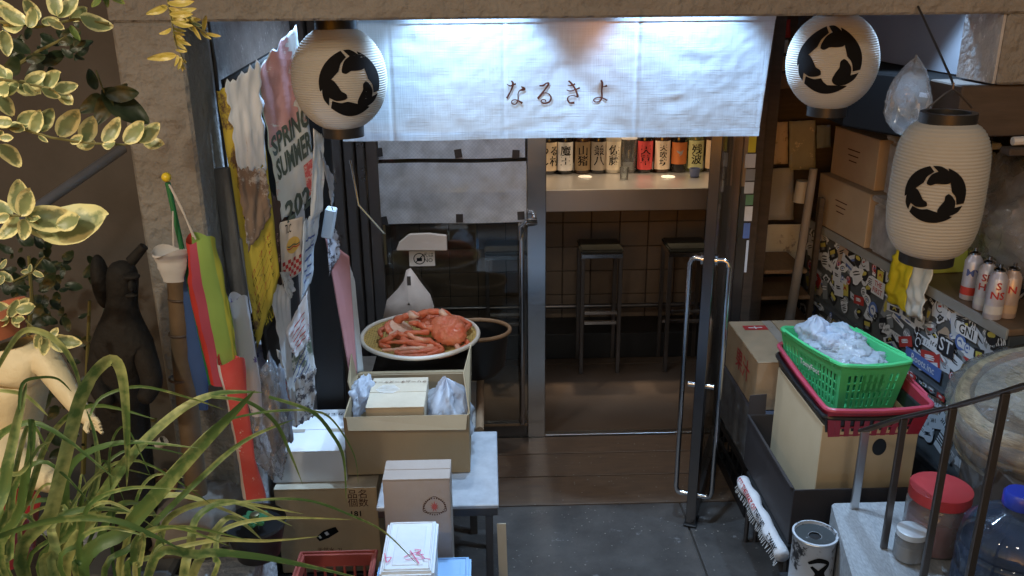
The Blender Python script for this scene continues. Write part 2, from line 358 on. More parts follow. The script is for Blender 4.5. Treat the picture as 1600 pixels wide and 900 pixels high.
# slabs in front of the door: joints are real gaps
rows = [(1.9, 2.52), (2.528, 3.172)]
for (y0, y1) in rows:
    for x0, x1 in ((-3.2, -1.6), (-1.592, -.42), (-.412, .79), (.798, 1.9), (1.908, 3.0)):
        MB().box(x0, x1, y0, y1, -.012, 0).build('floor_slab', FLOORM, fl, bevel=.002)
for (y0, y1) in ((3.18, 3.40), (3.408, 3.60), (3.608, 3.765)):
    MB().box(-1.3, 1.42, y0, y1, -.012, .001).build('threshold_slab', THRESH, fl, bevel=.002)
bx('door_track', -1.3, 1.42, 3.773, 3.81, -.012, .008, STEEL, fl, .002)
MB().box(-1.3, 1.42, 3.818, 4.62, -.012, 0).build('inner_slab', INFLOOR, fl)
MB().box(-1.3, 1.42, 4.628, 6.3, -.012, 0).build('inner_slab', INFLOOR, fl)

# facade: piers and the beam over the sunken entrance
BZ = 2.02
def facade():
    b = MB().box(-.945, -.772, 2.3, 2.52, 0, BZ); struct('left_pier', b, CONC, .008)
    struct('entrance_beam', MB().box(-.95, 3.2, 2.3, 2.5, BZ, 3.1), CONC, .006)
    struct('beam_end', MB().box(-.95+.172+.01, -.945+.001, 2.31, 2.49, BZ+.001, 2.2), CONC)
    struct('right_pier', MB().box(1.352, 3.2, 2.302, 2.502, 1.84, BZ), CONC, .006)
    struct('right_pier_return', MB().box(1.344, 1.3515, 2.312, 2.50, 1.842, BZ-.002), CONC2)
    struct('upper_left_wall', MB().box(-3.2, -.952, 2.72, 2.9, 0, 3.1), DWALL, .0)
    struct('left_pier_return', MB().box(-.944, -.78, 2.522, 2.718, 0, 2.33), CONC2)
    struct('recess_left_wall', MB().box(-1.0, -.80, 2.72, 3.7, 0, 2.33), CONC2)
    struct('recess_ceiling', MB().box(-1.0, 2.4, 2.502, 4.35, 2.33, 2.42), PLAST)
    struct('recess_right_panel', MB().add([(1.56, 2.505, 1.81), (1.50, 4.3, 1.81), (1.50, 4.3, 2.33), (1.56, 2.505, 2.33), (1.60, 2.505, 1.81), (1.54, 4.3, 1.81), (1.54, 4.3, 2.33), (1.60, 2.505, 2.33)],
           [(0, 1, 2, 3), (4, 7, 6, 5), (0, 4, 5, 1), (3, 2, 6, 7), (0, 3, 7, 4), (1, 5, 6, 2)]), mat('grey_panel', (.27, .29, .33), .85, col2=(.2, .21, .25), ns=3, bump=.3, bs=30))
    struct('alcove_right_wall', MB().box(2.5, 2.6, 1.5, 4.35, 0, 2.33), DWALL)
    struct('alcove_ceiling', MB().box(1.605, 2.5, 2.505, 4.3, 1.815, 1.9), BLACK)
    struct('recess_back_wall', MB().box(1.22, 2.5, 4.3, 4.4, 0, 2.33), DWOOD)
    struct('door_header', MB().box(-.80, 1.22, 3.74, 3.86, 2.08, 2.33), DSTEEL)
    struct('side_partition', MB().box(1.215, 1.30, 3.87, 4.298, 0, 2.33), DWOOD)
facade()
# room behind the glass
struct('room_left_wall', MB().box(-1.4, -1.3, 3.87, 6.4, 0, 2.5), DWOOD)
struct('room_right_wall', MB().box(1.9, 2.0, 4.402, 6.4, 0, 2.5), DWOOD)
struct('room_back_wall', MB().box(-1.4, 2.0, 6.4, 6.5, 0, 2.5), mat('room_wall', (.22, .15, .1), .8))
struct('room_ceiling', MB().box(-1.4, 2.0, 3.862, 6.4, 2.42, 2.5), mat('room_ceiling_paint', (.18, .14, .11), .8))
# raised planting bed left of the steps, and the steps up to the street behind the viewer
struct('planting_bed', MB().prism([(-3.2,1.0),(-.80,1.0),(-.80,1.9),(-.68,1.9),(-.68,2.28),(-3.2,2.28)], lambda x,y,h: Vector((x,y,h)), 0, .56), CONC2, .01)
struct('soil', MB().grid(lambda u, v: Vector((-3.15+2.3*u, 1.03+1.2*v, .565+.03*noise.noise(Vector((u*9, v*7, 0))))), 40, 24), mat('soil_earth', (.05, .036, .025), .95, bump=1, bs=40, bd=.01), smooth=True)
st = struct('street_steps', MB().box(-.79, .98, -2.0, .30, 0, .85), CONC2)
for i in range(5):
    MB().box(-.79, .98, .302+.28*(4-i)-.0, .30+.28*(5-i), 0, .17*(i+1)-.001*i).build('step', CONC2, st, bevel=.006)
struct('street', MB().box(-10, 10, -10, -2.002, -.04, .85), FLOORM)
struct('landing_block', MB().add([fz(1305, 785, .5), fz(1600, 830, .5), (2.2, 1.3, .5), (.985, 1.3, .5), (1.12, 2.44, .5), (2.2, 2.44, .5)], []).box(1.085, 2.4, 1.3, 2.40, 0, .5) if False else
       MB().prism([(1.10, 2.40), (.955, 1.72), (2.49, 1.72), (2.49, 2.40)], lambda x, y, h: Vector((x, y, h)), 0, .5), mat('grey_granite', (.36, .37, .38), .75, col2=(.18, .18, .19), ns=70, amt=.8, bump=.4, bs=90, bd=.002, stretch=(3, .7, 1), spots=(60, .62, (.55, .56, .58))), .008)

# ------------------------------------------------------------------ doors
def left_door():
    t = thing('glass_door', 'closed left glass door panel with frosted sheets taped inside and a steel pull bar', 'door', (-.13, DY, 0))
    x0, x1 = -.535, .255
    bx('stile', x1-.085, x1, DY-.025, DY+.025, .0, 2.075, STEELH, t, .003)
    bx('stile', x0, x0+.05, DY-.025, DY+.025, .0, 2.075, DSTEEL, t, .003)
    bx('bottom_rail', x0+.052, x1-.087, DY-.022, DY+.022, .005, .075, DSTEEL, t, .003)
    bx('rail_strip', x0+.052, x1-.087, DY-.026, DY-.0225, .066, .078, WOOD, t, 0)
    bx('top_rail', x0+.052, x1-.087, DY-.022, DY+.022, 2.0, 2.075, DSTEEL, t, .003)
    g = bx('pane', x0+.05, x1-.085, DY-.004, DY+.004, .076, 2.0, GLASS, t, 0)
    xh = at(815, 420, 3.70).x
    b = MB(); zt = at(815, 355, 3.70).z; zb = .12
    pts = [(xh, DY-.02, zt-.02), (xh, DY-.05, zt+.0), (xh+.0, DY-.085, zt), (xh, DY-.10, zt-.02), (xh, DY-.10, zt-.05), (xh, DY-.10, zb+.03), (xh, DY-.09, zb), (xh, DY-.02, zb)]
    b.tube(pts, .0135, 12); b.build('pull_bar', STEELH, t, smooth=True)
    b = MB().tube([(xh-.005, DY-.10, zt-.055), (xh-.005, DY-.115, zt+.01), (xh+.02, DY-.12, zt+.035), (xh+.06, DY-.10, zt+.03), (xh+.065, DY-.06, zt+.01), (xh+.03, DY-.04, zt)], .011, 10)
    b.build('handle_hook', STEELH, t, smooth=True)
    for (a, b_, c, d, nm) in ((584, 822, 252, 350, 'lower'), (584, 820, 180, 249, 'upper')):
        lo = at(a+8, d, DY-.006); hi = at(b_, c, DY-.006)
        w_ = MB().grid(lambda u, v: Vector((lo.x+(hi.x-lo.x)*u, DY-.009-.003*noise.noise(Vector((u*5, v*4, 3)))-.003, lo.z+(hi.z-lo.z)*v+.002*sin(u*7))), 16, 8)
        s = w_.build('frosted_sheet', WIRED, t, smooth=True)
    for px, py in ((592, 238), (716, 240), (806, 241), (600, 345), (718, 341), (814, 337)):
        p = at(px, py, DY-.018); MB().obox((p.x, DY-.018, p.z), (.032, .001, .038), Matrix.Rotation(random.uniform(-.2, .2), 3, 'Y')).build('tape', BLACKP, t)
    # rolled cloth and little notice on the glass
    return t
left_door()

def open_door():
    h = fz(1137, 690, 0); h.y = DY-.04; n_ = Vector((.80, 3.0, 0)); h = Vector((1.10, DY-.045, 0))
    d = (n_-h).normalized(); sd = Vector((-d.y, d.x, 0))*-1; L_ = (n_-h).length
    t = thing('glass_door', 'open right glass door standing out towards the viewer with tall tube handles', 'door', h)
    P = lambda a, s_, z: h+d*a+sd*s_+Vector((0, 0, z))
    def slab(nm, a0, a1, w_, z0, z1, m, bev=.002):
        fn = lambda x, y, hh: P(x, y, hh); return MB().prism([(a0, -w_), (a1, -w_), (a1, w_), (a0, w_)], fn, z0, z1).build(nm, m, t, bevel=bev)
    slab('stile', L_-.07, L_, .02, .012, 2.05, DARKST); slab('stile', 0, .06, .022, .012, 2.05, DSTEEL)
    slab('bottom_rail', .061, L_-.071, .02, .014, .085, DSTEEL); slab('top_rail', .061, L_-.071, .02, 1.98, 2.05, DSTEEL)
    slab('pane', .06, L_-.07, .004, .085, 1.98, GLASS, 0)
    slab('pivot_shoe', L_-.075, L_+.012, .026, .0005, .0115, BLACK)
    for s_ in (-1, 1):
        zt, zb = 1.135, .13; a = L_-.035
        MB().tube([P(a, s_*.02, zt), P(a, s_*.05, zt+.004), P(a, s_*.064, zt-.004), P(a, s_*.072, zt-.025), P(a, s_*.072, zb+.025), P(a, s_*.064, zb+.004), P(a, s_*.05, zb), P(a, s_*.02, zb)], .0105, 12).build('tube_handle', STEELH, t, smooth=True)
        MB().cyl(P(a, s_*.021, zt), P(a, s_*.03, zt), .022).build('handle_rose', STEELH, t, smooth=True)
    MB().cyl(P(L_-.04, -.05, .62), P(L_-.04, .05, .62), .012).build('lock_cylinder', STEELH, t, smooth=True)
    # jamb
    j = thing('door_frame', 'dark bronze door jamb beside the open right glass door', 'door frame', (1.16, DY, 0))
    bx('jamb_post', 1.115, 1.165, DY-.05, DY+.05, .001, 2.08, DSTEEL, j, .003); bx('jamb_cover', 1.167, 1.213, DY-.04, DY+.06, .001, 2.08, DWOOD, j, .003)
    bx('pale_strip', 1.118, 1.135, DY-.056, DY-.0505, 1.25, 1.62, mat('pale_wood_strip', (.62, .45, .3), .6), j, 0)
    j2 = thing('door_frame', 'stack of dark bronze frame profiles left of the closed glass door', 'door frame', (-.6, DY, 0))
    for i, (a, b_, y, mm_) in enumerate(((-.575, -.54, 0, DSTEEL), (-.625, -.582, -.03, STEELH), (-.68, -.632, -.05, DSTEEL), (-.74, -.688, -.02, DWOOD), (-.798, -.745, -.06, DSTEEL))):
        bx('frame_profile', a, b_, DY-.04+y, DY+.05, .001, 2.08, mm_ if i != 1 else DSTEEL, j2, .004)
    for z in (1.3, 1.02):
        MB().tube([(-.66, DY-.10, z), (-.66, DY-.13, z+.01), (-.66, DY-.13, z+.05), (-.66, DY-.10, z+.06)], .006, 8).build('latch_hook', STEELH, j2, smooth=True)
    MB().tube([fz(600, 505, .0)*0+at(547, 250, 3.6), at(560, 320, 3.6), at(600, 365, 3.6)], .005, 8).build('stay_rod', STEELH, j2, smooth=True)
open_door()

# ------------------------------------------------------------------ counter, tiles, stools, bottles
def counter():
    t = thing('bar_counter', 'steel topped bar counter with brown tiled front inside the restaurant', 'counter', (.2, 4.9, 0))
    bx('counter_top', -1.29, 1.88, 4.68, 5.45, .905, 1.03, STEEL, t, .003)
    bx('counter_base', -1.28, 1.86, 4.99, 5.35, 0, .90, GROUT, t, 0)
    tm = None; w_, h_ = .166, .148
    for r in range(6):
        for c in range(18):
            x = -1.27+c*(w_+.005); z = .005+r*(h_+.004)
            if tm is None:
                tm = MB().box(0, w_, 0, .012, 0, h_).build('tile', TILEM, t, bevel=.0025); base = tm; inv = rootmat(t).inverted(); tm.data.transform(inv.inverted()); tm.location = Vector((x, 4.976, z))-Vector((.2, 4.9, 0)); continue
            o = base.copy(); COL.objects.link(o); o.parent = t; o.location = Vector((x, 4.976+random.uniform(-.0012, .0012), z))-Vector((.2, 4.9, 0))
    bx('foot_plinth', -1.28, 1.80, 4.70, 4.972, .001, .16, BLACK, t, .004)
    MB().cyl((-1.27, 4.79, .30), (1.80, 4.79, .30), .014).build('foot_rail', DSTEEL, t, smooth=True)
counter()
def stool():
    t = thing('bar_stool', '', 'stool')
    w_ = .115
    MB().obox((0, 0, .727), (.235, .235, .022)).build('seat', mat('stool_pad', (.02, .022, .018), .35), t, bevel=.008, seg=2)
    b = MB(); b.box(-w_, w_, -w_, w_, .69, .714); b.build('apron', STEELH, t, bevel=.002)
    for sx in (-1, 1):
        for sy in (-1, 1): MB().box(*sorted((sx*w_, sx*(w_-.022))), *sorted((sy*w_, sy*(w_-.022))), .001, .689).build('leg', DSTEEL, t, bevel=.002)
    for z, y in ((.30, -w_+.011), (.22, w_-.011), (.36, -w_+.011)): MB().box(-w_+.023, w_-.023, y-.008, y+.008, z, z+.02).build('footrest', STEELH, t, bevel=.002)
    return t
st0 = stool()
for i, (px, lab) in enumerate(((789, 'bar stool seen through the closed left glass door'), (934, 'green padded bar stool in the middle of the doorway'), (1068, 'black padded bar stool at the right of the doorway'))):
    p = fz(px, 375, .735); pos = (p.x, 4.60, 0)
    if i == 0: st0.location = pos; st0['label'] = lab; st0['group'] = 'bar stools at the counter'
    else: dup(st0, pos, label=lab)
for i, px in enumerate((914, 1044)):
    p = fz(px, 277, 1.032); b = MB().lathe([(.0, 0), (.040, 0), (.042, .003), (.040, .006), (.036, .004), (0, .004)], (p.x, p.y, 1.031), 28); o = b.build('small_dish', mat('white_porcelain', (.85, .84, .8), .2), smooth=True)
    tag(o, ['small white dish on the steel counter in front of the black labelled bottle', 'small white dish on the steel counter in front of the orange labelled bottle'][i], 'dish', 'small dishes on the bar counter')

GB = {'brown': mat('brown_bottle', (.045, .022, .012), .12, coat=.6), 'dark': mat('dark_bottle', (.012, .01, .01), .1, coat=.6),
      'clear': film('clear_bottle', (.88, .9, .88), .9, .03, milky=.12), 'green': film('pale_green_bottle', (.75, .82, .55), .8, .04, milky=.3, mcol=(.6, .65, .35)), 'milk': mat('frosted_bottle', (.55, .5, .4), .35, trans=.3)}
LP = lambda n, c, c2: mat('label_'+n, c, .65, col2=c2, ns=30, amt=.5, spots=(45, .66, tuple(q*.6 for q in c)))
BOT = [(858, 'dark', (.72, .56, .36), 'つる\nし村', 'tan paper label bottle at the left end of the row on the bar', 'tan'), (883, 'dark', (.86, .82, .74), '魔\n王', 'dark bottle with white label reading two large black characters on the bar', 'white'),
       (910, 'brown', (.35, .24, .12), '山\n猪', 'brown bottle with dull brown label on the bar', 'brown'), (935, 'dark', (.42, .36, .28), '兼\n八', 'dark bottle with grey brown label between brown and frosted bottles', 'grey'),
       (958, 'milk', (.75, .66, .5), '佐\n藤', 'frosted cream bottle with slim black lettering on the bar', 'cream'), (982, 'clear', None, '', 'plain clear glass bottle with white collar on the bar', ''),
       (1007, 'dark', (.62, .06, .06), '天\n草', 'dark bottle with bright red label on the bar', 'red'), (1034, 'brown', (.78, .66, .5), '天\n吹\n坊', 'bottle with long cream label right of the red labelled one', 'pale'),
       (1060, 'dark', (.66, .2, .05), '', 'dark bottle with orange label and grey bird mark on the bar', 'orange'), (1086, 'green', (.70, .72, .35), '残\n波', 'pale green bottle with yellow label on the bar', 'yellow'),
       (1113, 'brown', (.72, .52, .33), '', 'brown bottle with pale tan label at the right end of the row', 'ltan')]
def bottle(px, kind, lc, s, lab, ln):
    p = at(px, 262, 5.12); x = p.x; y = 5.14; r = .049
    t = thing('sake_bottle', lab, 'bottle', (x, y, 1.031), 0, 'bottles along the bar counter')
    pr = [(0, 0), (r-.004, 0), (r, .005), (r, .20), (r-.004, .225), (.028, .265), (.017, .285), (.0155, .34), (.018, .342), (.018, .352), (0, .352)]
    b = MB().lathe(pr, (x, y, 1.031), 28); b.build('glass_body', GB[kind], t, smooth=True)
    MB().lathe([(0, .353), (.019, .353), (.02, .38), (0, .38)], (x, y, 1.031), 18).build('cap', mat('bottle_cap_white' if kind == 'clear' else 'bottle_cap_gold', (.8, .8, .8) if kind == 'clear' else (.4, .3, .12), .35), t, smooth=True)
    if kind == 'clear': MB().lathe([(r+.001, .20), (r+.001, .212), (r-.002, .222)], (x, y, 1.031), 28).build('collar', WHITEINK, t, smooth=True)
    if lc:
        m = LP(ln, lc, tuple(q*.75 for q in lc)); z0, z1 = (.02, .19) if ln != 'orange' else (.05, .18)
        lb = MB().lathe([(r+.0008, z0), (r+.0008, z1)], (x, y, 1.031), 24, a0=-pi/2-1.15, a1=-pi/2+1.15).build('paper_label', m, t, smooth=True)
        fn = lambda a, c, h=0.: Vector((x+(r+.0008+h)*sin(a/r), y-(r+.0008+h)*cos(a/r), 1.031+c))
        if s: text(s, .064 if s.count('\n') < 2 else .045, fn, INK, lb, 0, .105, bold=.012)
        if ln == 'orange': b = MB(); stroke(b, [(-.02, .13), (0, .12), (.02, .135)], [.004, .016, .002], fn); stroke(b, [(-.005, .10), (.008, .115), (.012, .13)], [.002, .01, .003], fn); b.build('bird_mark', mat('grey_ink', (.4, .4, .42)), lb)
        if ln == 'tan': pass
for a in BOT: bottle(*a)
# ------------------------------------------------------------------ noren
def noren():
    Y = 2.85; x0, x1, z0, z1 = -.475, .925, 1.622, 2.035
    t = thing('noren_curtain', 'pale linen noren curtain with four brown hiragana hanging across the entrance', 'curtain', ((x0+x1)/2, Y, 2.0))
    def S_(x, z):
        k = (z1-z)/(z1-z0)
        y = .003*sin(x*9+.6)*(.35+k)+.0014*sin(x*23+1.1+k)*k+.003*noise.noise(Vector((x*5, z*2.5, 0)))+.0007*noise.noise(Vector((x*26, z*14, 5)))+.0013*noise.noise(Vector((x*14+z*9, z*9, 9)))+.0012*noise.noise(Vector((x*30-z*22, z*26+x*9, 2)))+.0022*max(0, noise.noise(Vector((x*6-z*7, z*11+x*3, 4))))**2*4
        for xs in (-.31, .055, .485): y += .004*math.exp(-((x-xs)/.006)**2)
        return Vector((x+.0-(.028*k*max(0, (x-.6)/.33)), Y+y, z+.0015*sin(x*6)*k))
    b = MB().grid(lambda u, v: S_(x0+(x1-x0)*u, z0+(z1-z0)*v), 260, 80); b.build('cloth', NOREN, t, smooth='all')
    fr = lambda off: (lambda a, c, h=0.: S_(a, c)+Vector((0, -off-h, 0)))
    MB().grid(lambda u, v: S_(x0+(x1-x0)*u, z0+.0005+.026*v)+Vector((0, -.0022, 0)), 260, 3).build('bottom_hem', NOREN, t, smooth='all')
    MB().grid(lambda u, v: S_(x0+(x1-x0)*u, z1-.045+.045*v)+Vector((0, -.0025, 0)), 260, 3).build('top_hem', NOREN, t, smooth='all')
    for xe in (x0+.003, x1-.015): MB().grid(lambda u, v: S_(xe+.012*u, z0+(z1-z0)*v)+Vector((0, -.0022, 0)), 2, 60).build('side_hem', NOREN, t, smooth='all')
    MB().cyl((x0-.14, Y+.008, z1+.006), (x1+.10, Y+.008, z1+.006), .011).build('rod', BAMB, t, smooth=True)
    # hiragana drawn with the brush: pixels of the close-up -> curtain plane
    def px(a, c): p = at(770+a/7.62, 100+c/7.62, Y); return (p.x, p.z)
    k = .0032
    T = [  # (points, widths)
        ([(168, 240), (205, 262), (240, 250), (275, 238)], [5, 10, 9, 14]), ([(222, 200), (240, 240), (215, 320), (165, 412)], [9, 16, 11, 14]),
        ([(338, 270), (372, 300), (320, 320), (300, 360), (300, 430), (270, 480), (228, 470), (228, 440), (262, 428), (305, 440), (352, 470)], [4, 24, 7, 6, 9, 9, 9, 7, 8, 10, 16]),
        ([(556, 262), (600, 260), (640, 232), (664, 240), (620, 310), (535, 418)], [10, 14, 10, 16, 12, 17]), ([(560, 395), (610, 350), (665, 360), (693, 405), (672, 455), (610, 472), (575, 450), (590, 428), (625, 432), (628, 452)], [8, 7, 8, 13, 13, 12, 9, 8, 7, 10]),
        ([(892, 255), (930, 260), (980, 240)], [5, 10, 14]), ([(876, 310), (920, 325), (980, 308), (1035, 285)], [5, 10, 10, 14]), ([(900, 202), (940, 240), (985, 310), (1012, 395)], [12, 14, 13, 16]),
        ([(1014, 398), (960, 380), (905, 390), (890, 425), (915, 465), (972, 464)], [10, 5, 7, 11, 12, 18]),
        ([(1285, 192), (1300, 230), (1296, 320), (1298, 400), (1270, 445), (1215, 452), (1200, 425), (1240, 402), (1300, 405), (1360, 435)], [13, 17, 12, 12, 10, 9, 8, 8, 9, 13]), ([(1298, 272), (1330, 268), (1358, 258)], [6, 8, 17])]
    sc = (at(900, 140, Y).x-at(899, 140, Y).x)/7.62
    chars = [('hiragana_character', T[0:3]), ('hiragana_character', T[3:5]), ('hiragana_character', T[5:9]), ('hiragana_character', T[9:11])]
    for nm, ss in chars:
        b = MB()
        for pts, wd in ss: stroke(b, [px(*q) for q in pts], [q*sc*1.65 for q in wd], fr(.0012), off=.001, n=8)
        b.build(nm, BROWNINK, t)
noren()
# recessed downlights; the one by the glass door is an added fill
for i, (x, yy) in enumerate(((-.04, 2.71), (.62, 2.71), (1.33, 2.72), (-.15, 3.28))):
    t = thing('recess_or_fill_light', ['recessed ceiling downlight above the left half of the curtain', 'recessed ceiling downlight above the right half of the curtain', 'recessed ceiling downlight above the sticker cabinet', 'added unseen ceiling light brightening the sheets on the glass door'][i], 'ceiling light', (x, yy, 2.32), 0, 'downlights in the entrance recess')
    MB().lathe([(.055, 0), (.07, 0), (.07, -.006), (.055, -.006)], (x, yy, 2.329), 28).build('trim_ring', WHITEINK, t, smooth=True)
    MB().lathe([(0, 0), (.054, 0)], (x, yy, 2.3285), 28).build('lit_diffuser', mat('cool_diffuser', (.75, .88, 1), .5, emit=6), t)

# ------------------------------------------------------------------ lanterns
def lpaper(): 
    m = mat('lantern_paper', (.50, .49, .455), .75, col2=(.40, .385, .34), ns=5, amt=.6, trans=.12, bump=.25, bs=60, bd=.0015)
    return m
LPAP = lpaper()
A_ = [(-.258, .975), (-.42, .907), (-.62, .785), (-.80, .6), (-.93, .36), (-.99, .1), (-.985, -.14), (-.968, -.20), (-.965, -.10), (-.939, .033), (-.883, .146), (-.746, .26), (-.60, .345), (-.48, .385), (-.375, .39), (-.35, .47), (-.285, .62), (-.10, .79)]
B_ = [(-.17, .985), (0, 1.0), (.13, .975), (.32, .86), (.445, .69), (.472, .55), (.43, .445), (.33, .40), (.16, .385), (.0, .385), (-.08, .345), (-.16, .31), (-.235, .33), (-.275, .36), (-.27, .47), (-.20, .64), (-.12, .73), (.02, .81)]
def lantern(c, R, H, label, face, ez, er, shape=1.0, ribs=38, ring=.5, grp='paper lanterns at the entrance', wire=.08, tilt=0.):
    c = Vector(c); t = thing('paper_lantern', label, 'lantern', c, 0, grp)
    def rad(z):
        k = min(1, abs(z)/(H/2)); e = 2.0+shape
        return R*max(.0, (1-k**e))**(1/e)*(1-ring*0)+0
    r_end = R*ring; N = ribs*4; prof = []; zmax = H/2
    while rad(zmax) < r_end: zmax -= .0005
    for i in range(N+1):
        z = -zmax+2*zmax*i/N; prof.append((rad(z)+.0030*R/.16*(abs(cos(pi*i/4)))-.0008, z))
    def wob(b): 
        for i, v in enumerate(b.v):
            d = v-c; a = atan2(d.y, d.x); k = 1+.006*sin(a*3+c.x*5)+.004*noise.noise(Vector((a*2, d.z*12, c.x))); b.v[i] = Vector((c.x+d.x*k, c.y+d.y*k, v.z+.0012*sin(a*2+d.z*30)))
        return b
    body = wob(MB().lathe(prof, c, 72)).build('paper_body', LPAP, t, smooth='all')
    # thin wire hoops inside the paper folds
    for s_ in (-1, 1):
        z = c.z+s_*(zmax); h = .032*R/.15
        zz = (z-s_*.004, z+s_*h); MB().lathe([(r_end*.82, 0), (r_end*1.06, 0), (r_end*1.06, abs(h)+.004), (r_end*.82, abs(h)+.004), (r_end*.82, 0)], (c.x, c.y, min(zz)), 40).build('rim_ring', BLACKP, t, smooth=True)
        if s_ < 0: MB().lathe([(0, 0), (r_end*.83, 0), (r_end*.83, .006), (0, .006)], (c.x, c.y, z-.01), 32).build('base_disc', BLACK, t)
    MB().tube([c+Vector((-r_end*.9, 0, zmax+.03)), c+Vector((-r_end*.3, 0, zmax+.06)), c+Vector((0, 0, zmax+.07)), c+Vector((r_end*.3, 0, zmax+.06)), c+Vector((r_end*.9, 0, zmax+.03))], .0025, 6).build('bail_wire', DSTEEL, t)
    MB().cyl(c+Vector((0, 0, zmax+.07)), c+Vector((0, 0, zmax+.07+wire)), .0022, n=6).build('hanging_wire', DSTEEL, t)
    def fn(a, b_, h=0.):
        z = ez+b_; r = rad(z)+.0022+h; th = face+a/R
        return c+Vector((r*sin(th), -r*cos(th), z))
    def smooth(P):
        n = len(P); o = []
        for i in range(n):
            p0, p1, p2, p3 = [Vector(P[(i+j-1) % n]) for j in range(4)]; sharp = lambda a, b, c: (b-a).angle(c-b, 0) > 1.0
            m1 = Vector((0, 0)) if sharp(p0, p1, p2) else (p2-p0)*.5; m2 = Vector((0, 0)) if sharp(p1, p2, p3) else (p3-p1)*.5
            for t_ in (0, .33, .66): o.append(tuple((2*t_**3-3*t_**2+1)*p1+(t_**3-2*t_**2+t_)*m1+(-2*t_**3+3*t_**2)*p2+(t_**3-t_**2)*m2))
        return o
    for k in range(3):
        q = -2*pi/3*k; cr, sr = cos(q), sin(q); b = MB()
        for P in (A_, B_): fine_poly(b, [((x*cr-y*sr)*er, (x*sr+y*cr)*er) for x, y in smooth(P)], fn, .018, off=.0008)
        b.build('comma_mark', INK, t, smooth=True)
    return t
lantern((-.430, 2.6, 1.848), .137, .308, 'round cream paper lantern at the left end of the curtain', .40, -.004, .092, 0.0, 42, .42)
LR = lantern((1.020, 2.6, 1.880), .130, .288, 'round cream paper lantern at the right end of the curtain', -.46, .012, .094, 0.0, 42, .42)
q = at(1465, 290, 1.9)
lantern((q.x, 1.9, q.z-.008), .100, .318, 'barrel shaped grey paper lantern hanging nearest the viewer on the right', -.53, .008, .063, 1.4, 40, .56, wire=.015)
MB().tube([(q.x, 1.9, q.z+.222), (q.x+.004, 1.92, q.z+.235), (q.x+.09, 2.299, 2.04)], .0028, 8).build('lantern_bracket', BLACK, smooth=True)
tag(bpy.data.objects['lantern_bracket'], 'black iron arm that carries the nearest lantern on the right', 'bracket')

# ------------------------------------------------------------------ left wall: boards and posters
def sheet(name, cs, m, label=None, cat=None, group=None, parent=None, nu=14, nv=28, crump=.006, seed=0, ragged=0., sol=.0006, curl=0.):
    f = patch_fn(cs); rnd = random.Random(seed)
    def g(u, v):
        e = ragged*noise.noise(Vector((v*9, seed, 1)))*(1 if u > .5 else -1)*abs(2*u-1)**4; e2 = ragged*noise.noise(Vector((u*9, seed, 7)))*abs(2*v-1)**4*(1 if v > .5 else -1)
        return (u+e, v+e2)
    def F(u, v, h=0.):
        a, b_ = g(u, v); return f(a, b_, h+crump*noise.noise(Vector((u*5.1, v*3.2, seed)))+crump*.4*noise.noise(Vector((u*13, v*9, seed+3)))+curl*(u-.5)**2)
    o = MB().grid(F, nu, nv).build(name, m, parent, smooth='all', solid=sol)
    if label: tag(o, label, cat, group)
    return o, F
def torn_mat(name, base, under, sc, thr, stretch=(1, 1, 1), third=None, trans=0.):
    m = mat(name, base, .7, col2=tuple(c*.8 for c in base), ns=12, amt=.5, bump=.3, bs=20, bd=.003, stretch=stretch, spots=(sc, thr, under), trans=trans)
    return m
Lx = lambda px, py, Y: at(px, py, Y)
bd, _ = sheet('backing_board', [Lx(412, 560, 2.50), Lx(470, 640, 2.66), Lx(440, 70, 2.66), Lx(345, 125, 2.50)], BLACK, 'black backing board behind the torn posters on the left', 'board', sol=.02, crump=0)
yb, F = sheet('poster_board', [Lx(402, 545, 2.46), Lx(437, 430, 2.52), Lx(402, 120, 2.52), Lx(338, 142, 2.46)], torn_mat('yellow_poster', (.66, .5, .06), (.16, .09, .05), 5, .56, (1, 1, .6)), 'crumpled yellow poster with brown stains leaning on the left pillar', 'poster', seed=3, crump=.007, ragged=.03, sol=.0015)
text('LIVE', .026, F_ := (lambda a, c, h=0.: F(a/.12, c/.6, h+.003)), BLACK, yb, .045, .30, rot=.3, bold=.01)
for k in range(6): text('ローフード', .017, F_, REDINK if k % 2 else INK, yb, .06, .05+.022*k, rot=.12)
tp, F = sheet('torn_poster', [Lx(372, 268, 2.452), Lx(417, 262, 2.505), Lx(405, 97, 2.505), Lx(352, 132, 2.452)], torn_mat('torn_white_layer', (.72, .80, .90), (.30, .14, .08), 9, .64, (4, 4, .35)), 'torn white paper layer peeling over the yellow poster', 'poster', seed=8, crump=.009, ragged=.10)
tp2, F = sheet('torn_poster', [Lx(388, 395, 2.45), Lx(424, 335, 2.50), Lx(414, 262, 2.50), Lx(370, 262, 2.45)], torn_mat('brown_photo_layer', (.26, .18, .13), (.55, .52, .5), 11, .55), 'weathered brown photo print below the torn white paper', 'poster', seed=12, crump=.012, ragged=.12)
sp, F = sheet('poster', [Lx(440, 345, 2.56), Lx(497, 300, 2.66), Lx(462, 38, 2.66), Lx(400, 110, 2.56)], torn_mat('faded_pink_poster', (.66, .74, .80), (.58, .33, .36), 4.5, .52, (1, 1, .7)), 'long white and faded pink poster reading SPRING SUMMER in dark letters', 'poster', seed=5, crump=.005, ragged=.04, nv=40)
f2 = lambda a, c, h=0.: F(a, c, h+.004)
MB().grid(lambda u, v: F(.02+(.74+.16*noise.noise(Vector((v*7, 3, 1)))+.1*noise.noise(Vector((v*21, 3, 1))))*u, .50+.49*v+.05*noise.noise(Vector((u*8, 1, 1)))*(1-v), .0022), 12, 30).build('pink_print', torn_mat('faded_pink', (.60, .36, .40), (.74, .78, .82), 9, .60, (1, 1, 3)), sp, smooth='all')
